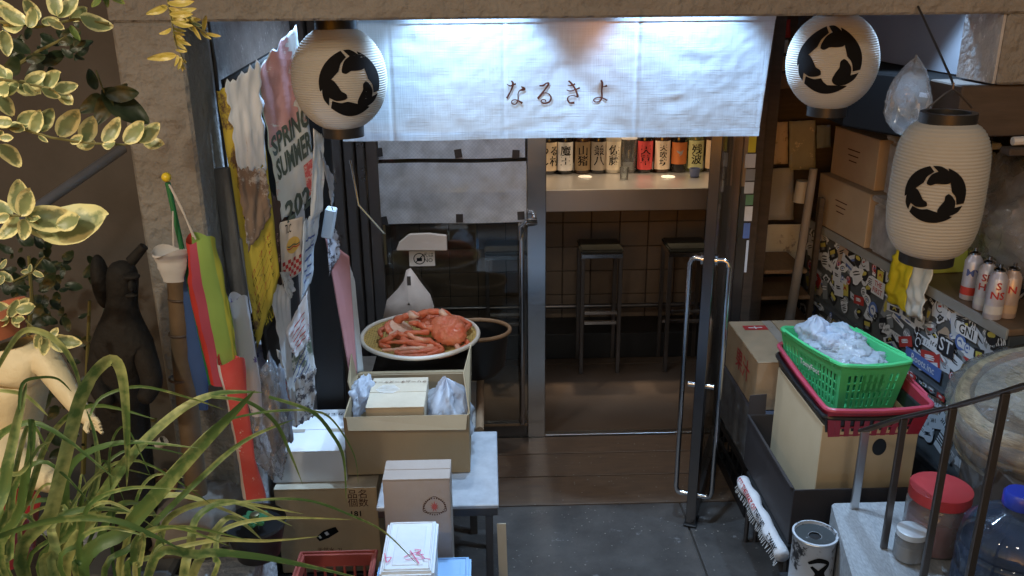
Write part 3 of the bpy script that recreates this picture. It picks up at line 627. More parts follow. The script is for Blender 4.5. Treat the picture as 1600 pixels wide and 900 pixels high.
for s_, cy, sz, cx in (('SPRING', .46, .40, .52), ('SUMMER', .30, .44, .52), ('202', .07, .42, .45)):
    vs, fs = text_polys(s_, .035); mx_ = max(abs(v.x) for v in vs); b = MB(); kx = .47/mx_ if s_ != '202' else .34/mx_; b.add([f2(cx+v.x*kx, cy+v.y*sz*.42+(cx-.5), 0) for v in vs], fs); b.build('lettering', INKG, sp)
_, _ = sheet('colour_block', [F(.72, .02, .003), F(.95, .02, .003), F(.95, .22, .003), F(.72, .22, .003)], torn_mat('red_grain', (.62, .12, .12), (.7, .5, .5), 60, .5), parent=sp, crump=0, sol=0)
bp_, F = sheet('poster', [Lx(441, 445, 2.555), Lx(471, 425, 2.60), Lx(474, 338, 2.60), Lx(436, 348, 2.555)], mat('cream_flyer', (.70, .62, .55), .7), 'cream flyer with red checked corner and a burger drawing', 'flyer', seed=2, crump=.004)
f3 = lambda a, c, h=0.: F(a, c, h+.003)
vs, fs = text_polys('TLC', .01); MB().add([f3(.35+v.x*.14, .86+v.y*.2) for v in vs], fs).build('lettering', INK, bp_)
b = MB(); 
for i in range(7):
    for j in range(5):
        if (i+j) % 2 == 0: u0, v0 = .04+i*.13, .04+j*.062; b.add([f3(u0, v0), f3(u0+.13, v0), f3(u0+.13, v0+.062), f3(u0, v0+.062)], [(0, 1, 2, 3)])
b.build('red_checks', REDINK, bp_)
b = MB(); b.add([f3(.55+.3*cos(q*pi/9), .57+.14*sin(q*pi/9)) for q in range(18)], [tuple(range(18))]); b.build('bun_drawing', mat('bun_ink', (.75, .5, .12), .6), bp_)
for dy, m_ in ((-.02, REDINK), (.02, INKG)): stroke(MB(), [(.27, .56+dy), (.4, .54+dy), (.55, .565+dy), (.7, .54+dy), (.83, .56+dy)], .02, f3, .002).build('filling_drawing', m_, bp_)
b, F = sheet('flyer', [Lx(398, 535, 2.47), Lx(432, 500, 2.53), Lx(424, 440, 2.53), Lx(386, 500, 2.47)], mat('black_flyer', (.03, .032, .03), .5), 'black flyer with yellow green club lettering', 'flyer', seed=21, crump=.004)
f4 = lambda a, c, h=0.: F(a, c, h+.003)
for s_, cy in (('FASHION', .74), ('CORSE CLUB QUA', .28)):
    vs, fs = text_polys(s_, .02); mx_ = max(abs(v.x) for v in vs); MB().add([f4(.5+v.x*.46/mx_, cy+v.y*.42) for v in vs], fs).build('lettering', YELINK, b)
for i, (cs, m_, lab, sd) in enumerate((
    ([(440, 560), (462, 660), (452, 450), (420, 440)], PAPER, 'long curled white paper strip hanging beneath the yellow poster', 31),
    ([(452, 470), (462, 452), (452, 425), (438, 425)], PAPER, 'small folded white slip below the checked flyer', 32),
    ([(470, 470), (486, 440), (500, 330), (474, 345)], torn_mat('blue_print', (.62, .72, .85), (.12, .2, .5), 40, .6), 'bluish printed strip right of the checked flyer', 33),
    ([(462, 560), (484, 530), (480, 455), (444, 520)], torn_mat('white_purple_print', (.72, .72, .76), (.35, .05, .12), 30, .58), 'white flyer with dark red print on the lower left board', 34),
    ([(470, 635), (494, 580), (480, 500), (444, 590)], torn_mat('collage_print', (.66, .70, .72), (.18, .24, .2), 22, .52), 'collage flyer with photo prints at the bottom of the left board', 35),
    ([(452, 625), (466, 618), (456, 545), (436, 560)], torn_mat('checked_print', (.7, .55, .55), (.55, .08, .1), 60, .5), 'narrow red and white printed slip low on the left board', 36),
    ([(505, 250), (520, 330), (522, 280), (498, 230)], mat('grey_flyer', (.4, .42, .47), .7), 'narrow grey flyer by the dark slab', 37))):
    Ya = 2.50+.012*i; o, F = sheet('flyer', [Lx(*cs[0], Ya), Lx(*cs[1], Ya+.06), Lx(*cs[2], Ya+.06), Lx(*cs[3], Ya)], m_, lab, 'flyer', 'flyers on the left board', seed=sd, crump=.008, ragged=.05)
    if sd in (34, 35, 33):
        for k in range(5): stroke(MB(), [(.15, .2+.13*k), (.4, .21+.13*k), (.8, .19+.13*k)], [.02, .03, .02], F, .002).build('print_line', REDINK if sd == 34 else BLUEINK, o)
def slab_between(name, a, b_, wd, dp, m, label, cat, top=2.0, **k):
    p0, p1 = Vector(a), Vector(b_); o = MB().bar(p0, p1, wd, dp, (0, 1, 0)).build(name, m, bevel=.004); return tag(o, label, cat)
for i, (cs, m_, lab) in enumerate((
    ([(404, 640), (432, 655), (430, 540), (398, 535)], torn_mat('purple_print', (.55, .55, .66), (.12, .10, .34), 26, .52), 'blue and violet printed sheet at the foot of the posters'),
    ([(436, 655), (462, 668), (456, 560), (432, 545)], torn_mat('ice_print', (.70, .76, .82), (.2, .22, .3), 34, .6), 'white sheet with fine dark print low beside the blue one'),
    ([(486, 345), (504, 330), (506, 215), (490, 200)], torn_mat('streaked_white', (.76, .82, .88), (.55, .2, .25), 18, .62, (1, 1, 4)), 'streaked bluish white sheet at the right edge of the season poster'),
    ([(430, 450), (446, 440), (448, 330), (424, 300)], torn_mat('ripped_dark', (.10, .06, .05), (.5, .3, .28), 14, .58), 'ripped dark brown sheet between the yellow poster and the flyers'),
    ([(462, 668), (490, 650), (494, 575), (462, 590)], torn_mat('busy_print', (.6, .62, .66), (.08, .08, .1), 38, .5), 'busy black and white sheet at the lowest corner of the board'))):
    sheet('flyer', [Lx(*q, 2.535+(.05 if j in (1, 2) else 0)) for j, q in enumerate(cs)], m_, lab, 'flyer', 'flyers on the left board', seed=80+i, crump=.008, ragged=.05)
slab_between('plank', Lx(520, 655, 3.0), Lx(492, 180, 3.1), .11, .03, BLACK, 'black plank standing behind the flyers', 'plank')
slab_between('plank', Lx(545, 640, 3.15), Lx(505, 330, 3.2), .05, .02, DWOOD, 'narrow dark wooden plank left of the door frame', 'plank')
pk, F = sheet('pink_board', [Lx(545, 582, 2.93), Lx(556, 584, 2.97), Lx(545, 400, 2.97), Lx(508, 372, 2.93)], mat('pink_board', (.55, .26, .27), .6), 'pale pink narrow board beside the door frame', 'board', seed=4, crump=.002, sol=.006)
pk, F = sheet('white_board', [Lx(558, 582, 3.0), Lx(566, 582, 3.03), Lx(553, 440, 3.03), Lx(543, 410, 3.0)], mat('white_board', (.62, .66, .68), .6), 'thin white board edge right of the pink board', 'board', seed=4, crump=.002, sol=.006)
pk, F = sheet('flyer', [Lx(514, 432, 2.90), Lx(530, 400, 2.94), Lx(532, 372, 2.94), Lx(508, 330, 2.90)], torn_mat('dark_collage', (.5, .52, .6), (.06, .05, .06), 30, .5), 'dark collage flyer taped above the pink board', 'flyer', seed=44, crump=.01, ragged=.06)
slab_between('grey_paper_block', Lx(511, 370, 2.86), Lx(518, 325, 2.86), .035, .05, mat('grey_block', (.45, .5, .55), .7), 'grey paper block stuck on the black plank', 'paper block')
slab_between('driftwood_post', Lx(400, 640, 2.40), Lx(345, 262, 2.44), .045, .03, mat('grey_bark', (.15, .15, .155), .9, col2=(.05, .05, .05), ns=18, amt=.9, bump=1, bs=20, bd=.01, stretch=(1, 1, .3)), 'grey weathered bark slab standing at the pillar corner', 'wood slab')
slab_between('driftwood_post', Lx(404, 660, 2.42), Lx(372, 372, 2.44), .02, .02, mat('grey_pole', (.3, .3, .3), .7), 'thin grey pole among the posters', 'pole')

# ------------------------------------------------------------------ windsocks
def sock(name, pts, radii, strips, label, closed_top=False, wav=.0, ny=30, crease=.12, seed=1):
    t = thing(name, label, 'windsock', pts[0]); P = [Vector(p) for p in pts]
    def path(v):
        x = v*(len(P)-1); i = min(int(x), len(P)-2); f = x-i; f2_ = f*f*(3-2*f)
        return P[i].lerp(P[i+1], f), radii[i]*(1-f2_)+radii[i+1]*f2_
    n = 0
    for (u0, u1, m_) in strips:
        def g(u, v, u0=u0, u1=u1):
            a = 2*pi*(u0+(u1-u0)*u); c, r = path(v); k = 1+crease*noise.noise(Vector((a*1.2, v*6, seed)))+crease*.6*noise.noise(Vector((a*3, v*14, seed+4)))*min(1, v*3)
            flat = .5+.5*max(0, 1-v*2.5)
            return c+Vector((cos(a)*r*k, -sin(a)*r*k*flat*.8, .01*sin(a*2)*(v < .02)))
        MB().grid(g, 10, ny).build('cloth_panel', m_, t, smooth='all')
    return t
CL = lambda n, c, c2=None, **k: mat('cloth_'+n, c, .75, col2=c2 or tuple(q*.8 for q in c), ns=9, amt=.5, bump=.3, bs=30, bd=.003, trans=.25, **k)
GREENC, REDC, LIMEC, BLUEC, WHC = CL('green', (.32, .50, .12)), CL('red', (.62, .05, .04)), CL('lime', (.52, .55, .08)), CL('blue', (.05, .12, .34)), CL('white', (.66, .64, .62))
MAG = CL('magenta', (.48, .08, .14)); FISH = CL('fish', (.66, .07, .06), (.62, .2, .18), spots=(34, .60, (.78, .70, .68))); PURP = mat('cloth_purple_print', (.66, .65, .68), .75, col2=(.6, .58, .62), spots=(26, .6, (.1, .05, .25)), trans=.2, bump=.3, bs=30)
Ys = 2.02
S1 = [at(314, 372, Ys), at(322, 440, Ys), at(338, 520, Ys), at(352, 600, Ys), at(368, 660, Ys), at(384, 720, Ys), at(396, 775, Ys)]
ks = sock('carp_windsock', S1[:4], [.034, .044, .044, .036], [(0, .10, LIMEC), (.10, .26, GREENC), (.26, .36, MAG), (.36, .60, REDC), (.60, 1.0, GREENC)], 'red magenta and lime green carp windsock hanging from the green pole', seed=2)
f_ = sock('carp_windsock', [at(360, 560, Ys-.03), at(372, 640, Ys-.03), at(384, 710, Ys-.03), at(398, 778, Ys-.03)], [.034, .026, .022, .03], [(.0, .36, FISH), (.36, .52, WHC), (.52, 1.0, FISH)], 'red carp windsock with white fins drooping below the lime one', seed=5)
fin = MB(); 
for k in range(9):
    c = at(372+k*3.0, 625+k*17, Ys-.062); fin.add([c+Vector((.018*cos(q), -.001*0, .010*sin(q)+.008*abs(cos(q)))) for q in [j*pi/6 for j in range(12)]], [tuple(range(12))])
S3 = [at(300, 400, Ys+.06), at(303, 470, Ys+.06), at(310, 560, Ys+.06), at(318, 640, Ys+.06)]
sock('carp_windsock', S3, [.018, .026, .026, .012], [(0, .5, BLUEC), (.5, 1, BLUEC)], 'dark blue carp windsock behind the red one', seed=9)
sock('carp_windsock', [at(372, 464, Ys+.1), at(380, 520, Ys+.1), at(392, 600, Ys+.1), at(402, 650, Ys+.1)], [.024, .024, .026, .014], [(0, .5, PURP), (.5, 1, PURP)], 'white carp windsock with purple print by the flyers', seed=10)
wm = sock('carp_windsock', [at(265, 392, Ys), at(268, 412, Ys), at(272, 440, Ys)], [.043, .036, .024], [(0, .5, WHC), (.5, 1, WHC)], 'short white windsock hanging open at the left of the green pole', seed=11, crease=.08)
pt = thing('windsock_pole', 'green pole with a yellow ball finial holding the windsocks', 'pole', at(300, 500, Ys+.03))
MB().cyl(at(262, 285, Ys+.03), at(330, 600, Ys+.03), .0065).build('pole', mat('green_pole', (.02, .16, .06), .35), pt, smooth=True)
MB().blob(at(260, 277, Ys+.03), .0115, 12).build('ball_finial', mat('yellow_ball', (.72, .55, .03), .35), pt, smooth=True)
for pts in ([(264, 288), (285, 330), (306, 374)], [(266, 290), (284, 325), (302, 370)], [(270, 330), (271, 385)]):
    MB().tube([at(*q, Ys+.01) for q in pts], .0022, 6).build('white_cord', WHC, pt)
# ------------------------------------------------------------------ left: benches, boxes, crab
def bench():
    t = thing('steel_bench', 'pale steel topped bench between the cardboard boxes and the doorway', 'bench', (-.2, 2.68, 0))
    x0, x1, y0, y1 = -.385, .014, 2.43, 2.925
    MB().box(x0, x1, y0, y1, .485, .50).build('bench_top', mat('worn_zinc', (.55, .58, .63), .42, .35, col2=(.4, .42, .46), ns=20, amt=.8, bump=.1), t, bevel=.003)
    MB().box(x0+.004, x1-.004, y0+.004, y0+.02, .455, .484).build('apron', DSTEEL, t, bevel=.002)
    MB().box(x1-.02, x1-.004, y0+.021, y1-.01, .455, .484).build('apron', DSTEEL, t, bevel=.002)
    for x in (x1-.045, x0+.02):
        for y in (y0+.022, y1-.045): MB().box(x, x+.024, y, y+.024, .001, .454).build('leg', DSTEEL, t, bevel=.002)
    t = thing('low_table', 'worn table with a rounded wooden edge beside the closed door', 'table', (-.3, 3.3, 0))
    MB().box(-.66, -.068, 2.96, 3.66, .475, .50).build('table_top', mat('grey_laminate', (.32, .3, .28), .5, col2=(.2, .18, .16), ns=14, amt=.8), t, bevel=.003)
    MB().tube([(-.052, 2.95, .49), (-.050, 3.2, .493), (-.053, 3.45, .49), (-.05, 3.67, .49)], .0165, 10).build('wooden_edge', WOOD, t, smooth=True)
    for x in (-.64, -.10):
        for y in (2.98, 3.6): MB().box(x, x+.03, y, y+.03, .001, .474).build('leg', DWOOD, t, bevel=.002)
bench()

def carton(name, x0, x1, y0, y1, z0, z1, m, label, seam=None, tape=None, rz=0., group=None, cat='box', lip=True):
    c = Vector(((x0+x1)/2, (y0+y1)/2, z0)); t = thing(name, label, cat, c, rz, group); ROOT[t.name] = Matrix.Translation(c)
    hx, hy = (x1-x0)/2, (y1-y0)/2
    b = MB().box(x0, x1, y0, y1, z0, z1-.003); k = len(b.v)
    b.build('carton_body', m, t, bevel=.003, seg=2)
    # two top flaps with a gap between them
    if seam == 'x':
        MB().box(x0, x1, y0, c.y-.0008, z1-.0028, z1).build('flap', m, t, bevel=.001); MB().box(x0, x1, c.y+.0008, y1, z1-.0028, z1+.001).build('flap', m, t, bevel=.001)
        if tape: MB().box(x0+.01, x1-.01, c.y-.022, c.y+.022, z1+.0012, z1+.0018).build('tape', tape, t)
    elif seam == 'y':
        MB().box(x0, c.x-.0008, y0, y1, z1-.0028, z1).build('flap', m, t, bevel=.001); MB().box(c.x+.0008, x1, y0, y1, z1-.0028, z1+.001).build('flap', m, t, bevel=.001)
        if tape: MB().box(c.x-.02, c.x+.02, y0+.01, y1-.01, z1+.0012, z1+.0018).build('tape', tape, t)
    return t
FR = lambda x, y, z: plane_fn((x, y, z), (1, 0, 0), (0, 0, 1))      # front faces (towards the viewer)
TP = lambda x, y, z: plane_fn((x, y, z), (1, 0, 0), (0, 1, 0))      # top faces
TAPE = mat('brown_tape', (.42, .36, .3), .3, ns=20)
# big open carton on the bench
def open_box(name, x0, x1, y0, y1, z0, z1, m, label, flaps, th=.005, rz=0):
    t = thing(name, label, 'box', ((x0+x1)/2, (y0+y1)/2, z0))
    MB().box(x0, x1, y0, y0+th, z0, z1).build('front_wall', m, t, bevel=.001); MB().box(x0, x1, y1-th, y1, z0, z1).build('back_wall', m, t, bevel=.001)
    MB().box(x0, x0+th, y0+th, y1-th, z0, z1).build('side_wall', m, t, bevel=.001); MB().box(x1-th, x1, y0+th, y1-th, z0, z1).build('side_wall', m, t, bevel=.001)
    MB().box(x0+th, x1-th, y0+th, y1-th, z0, z0+th).build('base', m, t)
    for P in flaps:
        P = [Vector(p) for p in P]; n = (P[1]-P[0]).cross(P[2]-P[0]).normalized()*.004; k = len(P)
        MB().add(P+[p+n for p in P], [tuple(range(k)), tuple(range(k, 2*k))[::-1]]+[(i, k+i, k+(i+1) % k, (i+1) % k) for i in range(k)]).build('flap', m, t)
    return t
X0, X1, Y0, Y1, ZB, ZT = -.507, -.082, 2.63, 2.97, .502, .725
open_box('open_cardboard_box', X0, X1, Y0, Y1, ZB, ZT, mat('box_card', (.33, .25, .15), .8, col2=(.26, .19, .11), ns=5, amt=.6, bump=.12, bs=90, spots=(6, .68, (.32, .24, .15))), 'large open cardboard box with flaps up in front of the crab basket', [
    [(X0+.01, Y0, ZT), (X1-.005, Y0, ZT), (X1-.01, Y0-.03, ZT-.04), (X0+.02, Y0-.03, ZT-.035)],
    [(X0, Y1, ZT), (X1, Y1, ZT), (X1-.01, Y1+.045, ZT-.012), (X0+.01, Y1+.045, ZT-.012)],
    [(X1, Y0+.01, ZT), (X1, Y1, ZT), (X1+.006, Y1-.09, ZT+.155), (X1-.02, Y0+.12, ZT+.10)],
    [(X0, Y1, ZT), (X0, Y1-.14, ZT), (X0-.012, Y1-.12, ZT+.03), (X0-.008, Y1-.03, ZT+.10)]])
# printed words on the lower front in the same box are not legible and are left out
ib = carton('small_cardboard_box', -.435, -.235, 2.665, 2.90, .508, .742, KRAFT2, 'small tan cardboard box inside the big open box', 'x')
text('クリームチーズケーキ', .020, TP(-.335, 2.86, .745), BROWNINK, ib, 0, 0, rot=pi, bold=.01); 
b = MB()
for k in range(7): stroke(b, [(-.04+.006*abs(k-3), -.01*k), (.0, -.01*k+.002), (.045-.006*abs(k-3), -.01*k)], .003, TP(-.375, 2.83, .7445), .001, n=2)
b.build('pale_stamp', WHITEINK, ib)
MB().box(-.42, -.37, 2.6644, 2.6648, .60, .612).build('print_mark', BROWNINK, ib)
def bag(name, c, r, label, m, seed=1, cat='plastic bag', group=None, jag=.35, n=40, flat=1., top=None, parent=None):
    c = Vector(c)
    def g(u, v):
        a = 2*pi*u; ph = pi*v; p = Vector((cos(a)*sin(ph), sin(a)*sin(ph), -cos(ph)))
        k = 1+jag*noise.noise(p*1.8+Vector((seed, 0, 0)))+jag*.7*(1-2*abs(noise.noise(p*3.6+Vector((0, seed, 0)))))*.5+jag*.22*(1-2*abs(noise.noise(p*8+Vector((0, 0, seed)))))
        z = p.z
        if top and v > .6: q = (v-.6)/.4; k *= (1-q*.15); z = p.z+top*q*(.6+.8*noise.noise(Vector((a*1.5, seed, 2))))
        return c+Vector((p.x*r[0]*k, p.y*r[1]*k, z*r[2]*(k if not top else 1)))
    o = MB().grid(g, n*2, n, wrap=True).build(name, m, parent, smooth='all')
    if label: tag(o, label, cat, group)
    return o
BAGM = mat('white_bag_film', (.78, .82, .90), .3, col2=(.6, .66, .78), ns=14, amt=.5, trans=.5, bump=.6, bs=35, bd=.008, alpha=.82)
bag('plastic_bag', (-.165, 2.79, .64), (.075, .11, .105), 'crumpled bluish white plastic bag in the big open box', BAGM, 3, jag=.55, top=.5)
bag('plastic_bag', (-.468, 2.84, .70), (.038, .07, .05), 'white plastic bag poking over the left side of the open box', BAGM, 6, jag=.6)
# crab basket on the scale
bc = Vector((-.288, 3.25, .768))
def scale_():
    t = thing('kitchen_scale', 'black kitchen scale under the round crab basket', 'scale', (bc.x, bc.y, .502))
    MB().box(bc.x-.13, bc.x+.13, bc.y-.13, bc.y+.12, .502, .62).build('scale_housing', BLACKP, t, bevel=.012, seg=3)
    MB().lathe([(0, 0), (.17, 0), (.175, .004), (.17, .008), (0, .008)], (bc.x+.02, bc.y-.02, .625), 40).build('round_plate', STEELH, t, smooth=True)
    MB().box(bc.x-.19, bc.x+.21, bc.y-.16, bc.y+.16, .645, .66).build('weighing_tray', mat('black_tray', (.03, .03, .035), .2, .4), t, bevel=.006, seg=3)
    MB().box(bc.x-.185, bc.x+.205, bc.y-.167, bc.y-.161, .655, .668).build('tray_lip', STEELH, t, bevel=.002)
    MB().lathe([(0, 0), (.045, 0), (.045, .018), (0, .018)], (bc.x+.03, bc.y-.13, .632), 24).build('level_knob', STEELH, t, smooth=True)
scale_()
def zaru():
    t = thing('bamboo_basket', 'round woven bamboo basket with white rim full of red crabs', 'basket', (bc.x, bc.y, .67))
    R = .235; wm_ = mat('woven_bamboo', (.66, .48, .16), .6, col2=(.46, .32, .09), ns=20, amt=.6)
    dish = lambda r: bc.z-.052*(1-(r/R)**2)
    b = MB().lathe([(r*R/14, dish(r*R/14)-bc.z-.004) for r in range(15)], bc, 48); b.build('basket_base', mat('woven_bamboo_dark', (.34, .25, .09), .8), t, smooth=True)
    b = MB(); ni = 26
    for k in range(-ni, ni+1):
        for ax_ in (0, 1):
            q = k*R/ni; L_ = sqrt(max(0, R*R-q*q)); m_ = 22
            if L_ < .02: continue
            vs = []
            for i in range(m_+1):
                s_ = -L_+2*L_*i/m_; x, y = (s_, q) if ax_ == 0 else (q, s_); up_ = .0016*(1 if (int(round(s_/(R/ni)))+k+ax_) % 2 else -1)
                z = dish(hypot(x, y))+up_; wd = .0034
                vs += [(bc.x+x-(wd if ax_ else 0), bc.y+y-(0 if ax_ else wd), z), (bc.x+x+(wd if ax_ else 0), bc.y+y+(0 if ax_ else wd), z)]
            b.add(vs, [(2*i, 2*i+1, 2*i+3, 2*i+2) for i in range(m_)])
    b.build('woven_strips', wm_, t, kind='stuff')
    MB().tube([(bc.x+R*cos(a), bc.y+R*sin(a), bc.z+.001*sin(a*5)) for a in [2*pi*i/56 for i in range(56)]], .0085, 10, closed=True).build('white_rim', mat('rim_white', (.78, .76, .70), .5), t, smooth=True)
zaru()
CRAB = mat('crab_shell', (.66, .12, .05), .34, col2=(.66, .26, .15), ns=22, amt=.8, bump=1, bs=85, bd=.004, spots=(30, .63, (.80, .60, .48)), coat=.2)
CRABW = mat('crab_belly', (.78, .60, .48), .4, col2=(.66, .34, .24), ns=20, amt=.7, bump=.5, bs=60, bd=.002)
def seg_leg(name, pts, r, m, parent, flat=.72):
    """jointed leg: each segment swells in its middle and narrows at the joints"""
    P = [bc+Vector(p) for p in pts]; Q = []; R_ = []
    for i in range(len(P)-1):
        k = 1-.22*i
        for t_, w_ in ((.0, .74), (.10, 1.0), (.45, 1.08), (.85, .86), (.97, .66)): Q.append(P[i].lerp(P[i+1], t_)); R_.append(r*k*w_)
    Q.append(P[-1]); R_.append(r*.16); return MB().tube(Q, R_, 9).build(name, m, parent, smooth='all')
def crab(loc, nrm, spin, sc, label, legs, claws, belly=False):
    c = bc+Vector(loc); t = thing('crab', label, 'crab', c, 0, 'cooked crabs in the bamboo basket')
    n = Vector(nrm).normalized(); x = Vector((0, 0, 1)).cross(n); x = x.normalized() if x.length > .1 else Vector((1, 0, 0)); y = n.cross(x); B = Matrix((x, y, n)).transposed() @ Matrix.Rotation(spin, 3, 'Z')
    def shell(u, v):
        a = 2*pi*u; ph = pi*v; sx, sy, z = cos(a)*sin(ph), sin(a)*sin(ph), cos(ph)
        w_ = 1+.10*cos(a*2)-.16*max(0, sin(a))**4; e = (sin(ph) > .88); k = 1+.035*e*(cos(a*20))+.02*noise.noise(Vector((sx*6, sy*6, z*4)))
        hz = (z*.036+.007*max(0, z)*(noise.noise(Vector((sx*5, sy*5, 2)))+.5*noise.noise(Vector((sx*13, sy*13, 5)))) if z > 0 else z*.02)
        hz -= .006*max(0, z)*math.exp(-((abs(sx)-.33)/.09)**2)
        return c+B @ (Vector((sx*.080*w_*k, sy*.070*k, hz))*sc)
    MB().grid(shell, 60, 26, wrap=True).build('carapace', CRAB, t, smooth='all')
    def bel(u, v):
        a = 2*pi*u; q = v; return c+B @ (Vector((cos(a)*.064*q, sin(a)*.054*q, -.016-.010*cos(q*pi/2)-.0022*abs(sin(q*14))))*sc)
    MB().grid(bel, 40, 14, wrap=True).build('belly', CRABW, t, smooth='all')
    for i, L_ in enumerate(legs): seg_leg('leg', L_[1], L_[0], CRABL if i % 3 == 2 else CRAB, t)
    for L_ in claws:
        o = seg_leg('claw', L_[1][:-1], L_[0], CRAB, t); a_, b_ = bc+Vector(L_[1][-2]), bc+Vector(L_[1][-1]); d = b_-a_; s_ = d.cross(Vector((0, 0, 1))).normalized()
        for sg in (-1, 1): MB().tube([a_-d*.15, a_+d*.25+s_*sg*.010, a_+d*.7+s_*sg*.011, b_+s_*sg*.002], [L_[0]*.9, L_[0]*.75, L_[0]*.5, .0012], 8).build('claw_finger', CRABW if sg > 0 else CRAB, o, smooth='all')
    for s_ in (-1, 1): MB().tube([c+B @ (Vector((s_*.014, .062, .004))*sc), c+B @ (Vector((s_*.018, .074, .010))*sc)], [.003, .0026], 6).build('eye_stalk', INK, t)
    return t
CRABL = mat('crab_pale_leg', (.74, .28, .17), .36, col2=(.82, .60, .46), ns=30, amt=.85, bump=.5, bs=60, bd=.002, coat=.2, spots=(34, .60, (.60, .15, .08)))
crab((.115, -.035, .030), (-.10, -.62, .78), 2.6, .95, 'red crab with its round shell facing the viewer on the right of the basket',
     [(.0115, [(.17, .01, .01), (.205, .05, .02), (.15, .10, .03)]), (.011, [(.165, -.04, 0), (.20, -.075, -.012), (.13, -.135, -.028)]), (.0125, [(.06, -.09, -.015), (-.005, -.112, -.012), (-.10, -.118, -.014), (-.145, -.11, -.018)]),
      (.012, [(.08, -.105, -.018), (.0, -.135, -.018), (-.085, -.14, -.020)]), (.012, [(.05, -.07, .004), (-.02, -.088, .006), (-.10, -.082, .004), (-.14, -.07, -.004)]), (.011, [(.15, -.09, -.01), (.16, -.13, -.02), (.08, -.165, -.03)]), (.0115, [(.04, -.05, .03), (.0, -.06, .035), (-.06, -.05, .03)]), (.0115, [(.10, -.115, -.02), (.035, -.155, -.024), (-.06, -.163, -.024)])],
     [(.015, [(.06, -.03, .035), (.025, -.035, .045), (-.01, -.01, .055), (-.045, .0, .058)])])
crab((-.085, .01, .020), (-.52, .25, -.82), .6, .80, 'crab with its pale underside turned up on the left of the basket',
     [(.012, [(-.13, -.04, .0), (-.155, -.075, -.01), (-.11, -.10, -.01)]), (.0125, [(-.10, -.05, .02), (-.125, -.075, .012), (-.16, -.06, -.005)]), (.0115, [(-.05, -.04, .03), (-.02, -.075, .018), (.03, -.085, .008)]), (.0115, [(-.07, -.06, .012), (-.03, -.095, .0), (.035, -.105, -.005)]),
      (.012, [(-.14, .03, .02), (-.165, .0, .02), (-.15, -.04, .01)])],
     [(.017, [(-.10, .03, .05), (-.07, .01, .072), (-.035, .02, .082), (-.0, .0, .078)])])
crab((.045, .085, .030), (.1, -.2, 1), .3, .95, 'crab lying at the back of the pile with its claw arched over the top',
     [(.012, [(.11, .08, .04), (.155, .06, .04), (.185, .03, .012)]), (.0115, [(.11, .11, .03), (.165, .10, .03), (.20, .07, .0)]), (.012, [(-.02, .08, .04), (-.07, .07, .045), (-.12, .06, .02)]), (.0115, [(-.02, .11, .03), (-.075, .11, .03), (-.13, .09, .01)])],
     [(.0165, [(-.02, .05, .055), (.03, .04, .085), (.09, .035, .082), (.13, .02, .062)])])
crab((-.01, -.065, -.018), (-.2, -.25, .95), 1.2, .62, 'small crab at the front of the pile half covered by long legs',
     [(.0105, [(-.05, -.09, -.01), (-.09, -.13, -.02), (-.05, -.155, -.028)]), (.0105, [(.03, -.06, .0), (.06, -.09, .0), (.10, -.12, -.012)])],
     [(.013, [(-.03, -.04, .01), (-.06, -.055, .022), (-.09, -.045, .028), (-.12, -.06, .022)])])
# ring handled pan behind the basket
t = thing('wire_rack', 'dark round pan rim behind the right side of the crab basket', 'pan', (-.05, 3.5, .52))
MB().tube([(-.05-.02+.15*cos(a), 3.46+.12*sin(a), .70) for a in [2*pi*i/40 for i in range(40)]], .009, 8, closed=True).build('pan_rim', WOOD, t, smooth=True)
MB().lathe([(.10, 0), (.13, .04), (.145, .19)], (-.07, 3.46, .505), 32).build('pan_wall', BLACKP, t, smooth=True)

# boxes at the left front
red_c = mat('red_crate_plastic', (.34, .07, .05), .5, col2=(.26, .05, .04), ns=10)
def crate(name, x0, x1, y0, y1, z0, z1, m, label, slots=6, group=None, cat='crate', th=.008):
    t = thing(name, label, cat, ((x0+x1)/2, (y0+y1)/2, z0), 0, group)
    b = MB(); b.box(x0, x1, y0, y1, z0, z0+th)
    H = z1-z0
    for za, zb in ((z0+th, z0+H*.22), (z0+H*.45, z0+H*.55), (z0+H*.8, z1)):
        b.box(x0, x1, y0, y0+th, za, zb); b.box(x0, x1, y1-th, y1, za, zb); b.box(x0, x0+th, y0+th, y1-th, za, zb); b.box(x1-th, x1, y0+th, y1-th, za, zb)
    n = slots
    for i in range(n+1):
        x = x0+(x1-x0-th)*i/n; y = y0+(y1-y0-th)*i/n
        for za, zb in ((z0+H*.22, z0+H*.45), (z0+H*.55, z0+H*.8)):
            b.box(x, x+th, y0+.001, y0+th-.001, za, zb); b.box(x, x+th, y1-th+.001, y1-.001, za, zb); b.box(x0+.001, x0+th-.001, y, y+th, za, zb); b.box(x1-th+.001, x1-.001, y, y+th, za, zb)
    b.build('crate_body', m, t, bevel=.0015)
    MB().tube([(x0-.004, y0-.004, z1), (x1+.004, y0-.004, z1), (x1+.004, y1+.004, z1), (x0-.004, y1+.004, z1)], .007, 8, closed=True).build('rim', m, t, smooth=True)
    return t
crate('plastic_crate', -.60, -.375, 1.92, 2.28, .22, .437, red_c, 'red plastic crate at the bottom edge of the photo, the upper of two', 7, 'red plastic crates')
crate('plastic_crate', -.60, -.375, 1.92, 2.28, .001, .21, red_c, 'red plastic crate on the floor under another red crate', 7, 'red plastic crates')
bb = carton('large_cardboard_box', -.755, -.405, 2.585, 2.92, .135, .478, mat('warm_kraft', (.62, .44, .25), .8, col2=(.5, .35, .19), ns=5, amt=.8, bump=.5, bs=12, bd=.012, spots=(10, .66, (.46, .32, .18))), 'large brown cardboard box carrying the white box at the left', 'x', None)
crate('support_crate', -.765, -.40, 2.58, 2.93, .001, .13, BLACKP, 'low black crate under the large brown cardboard box', 5)
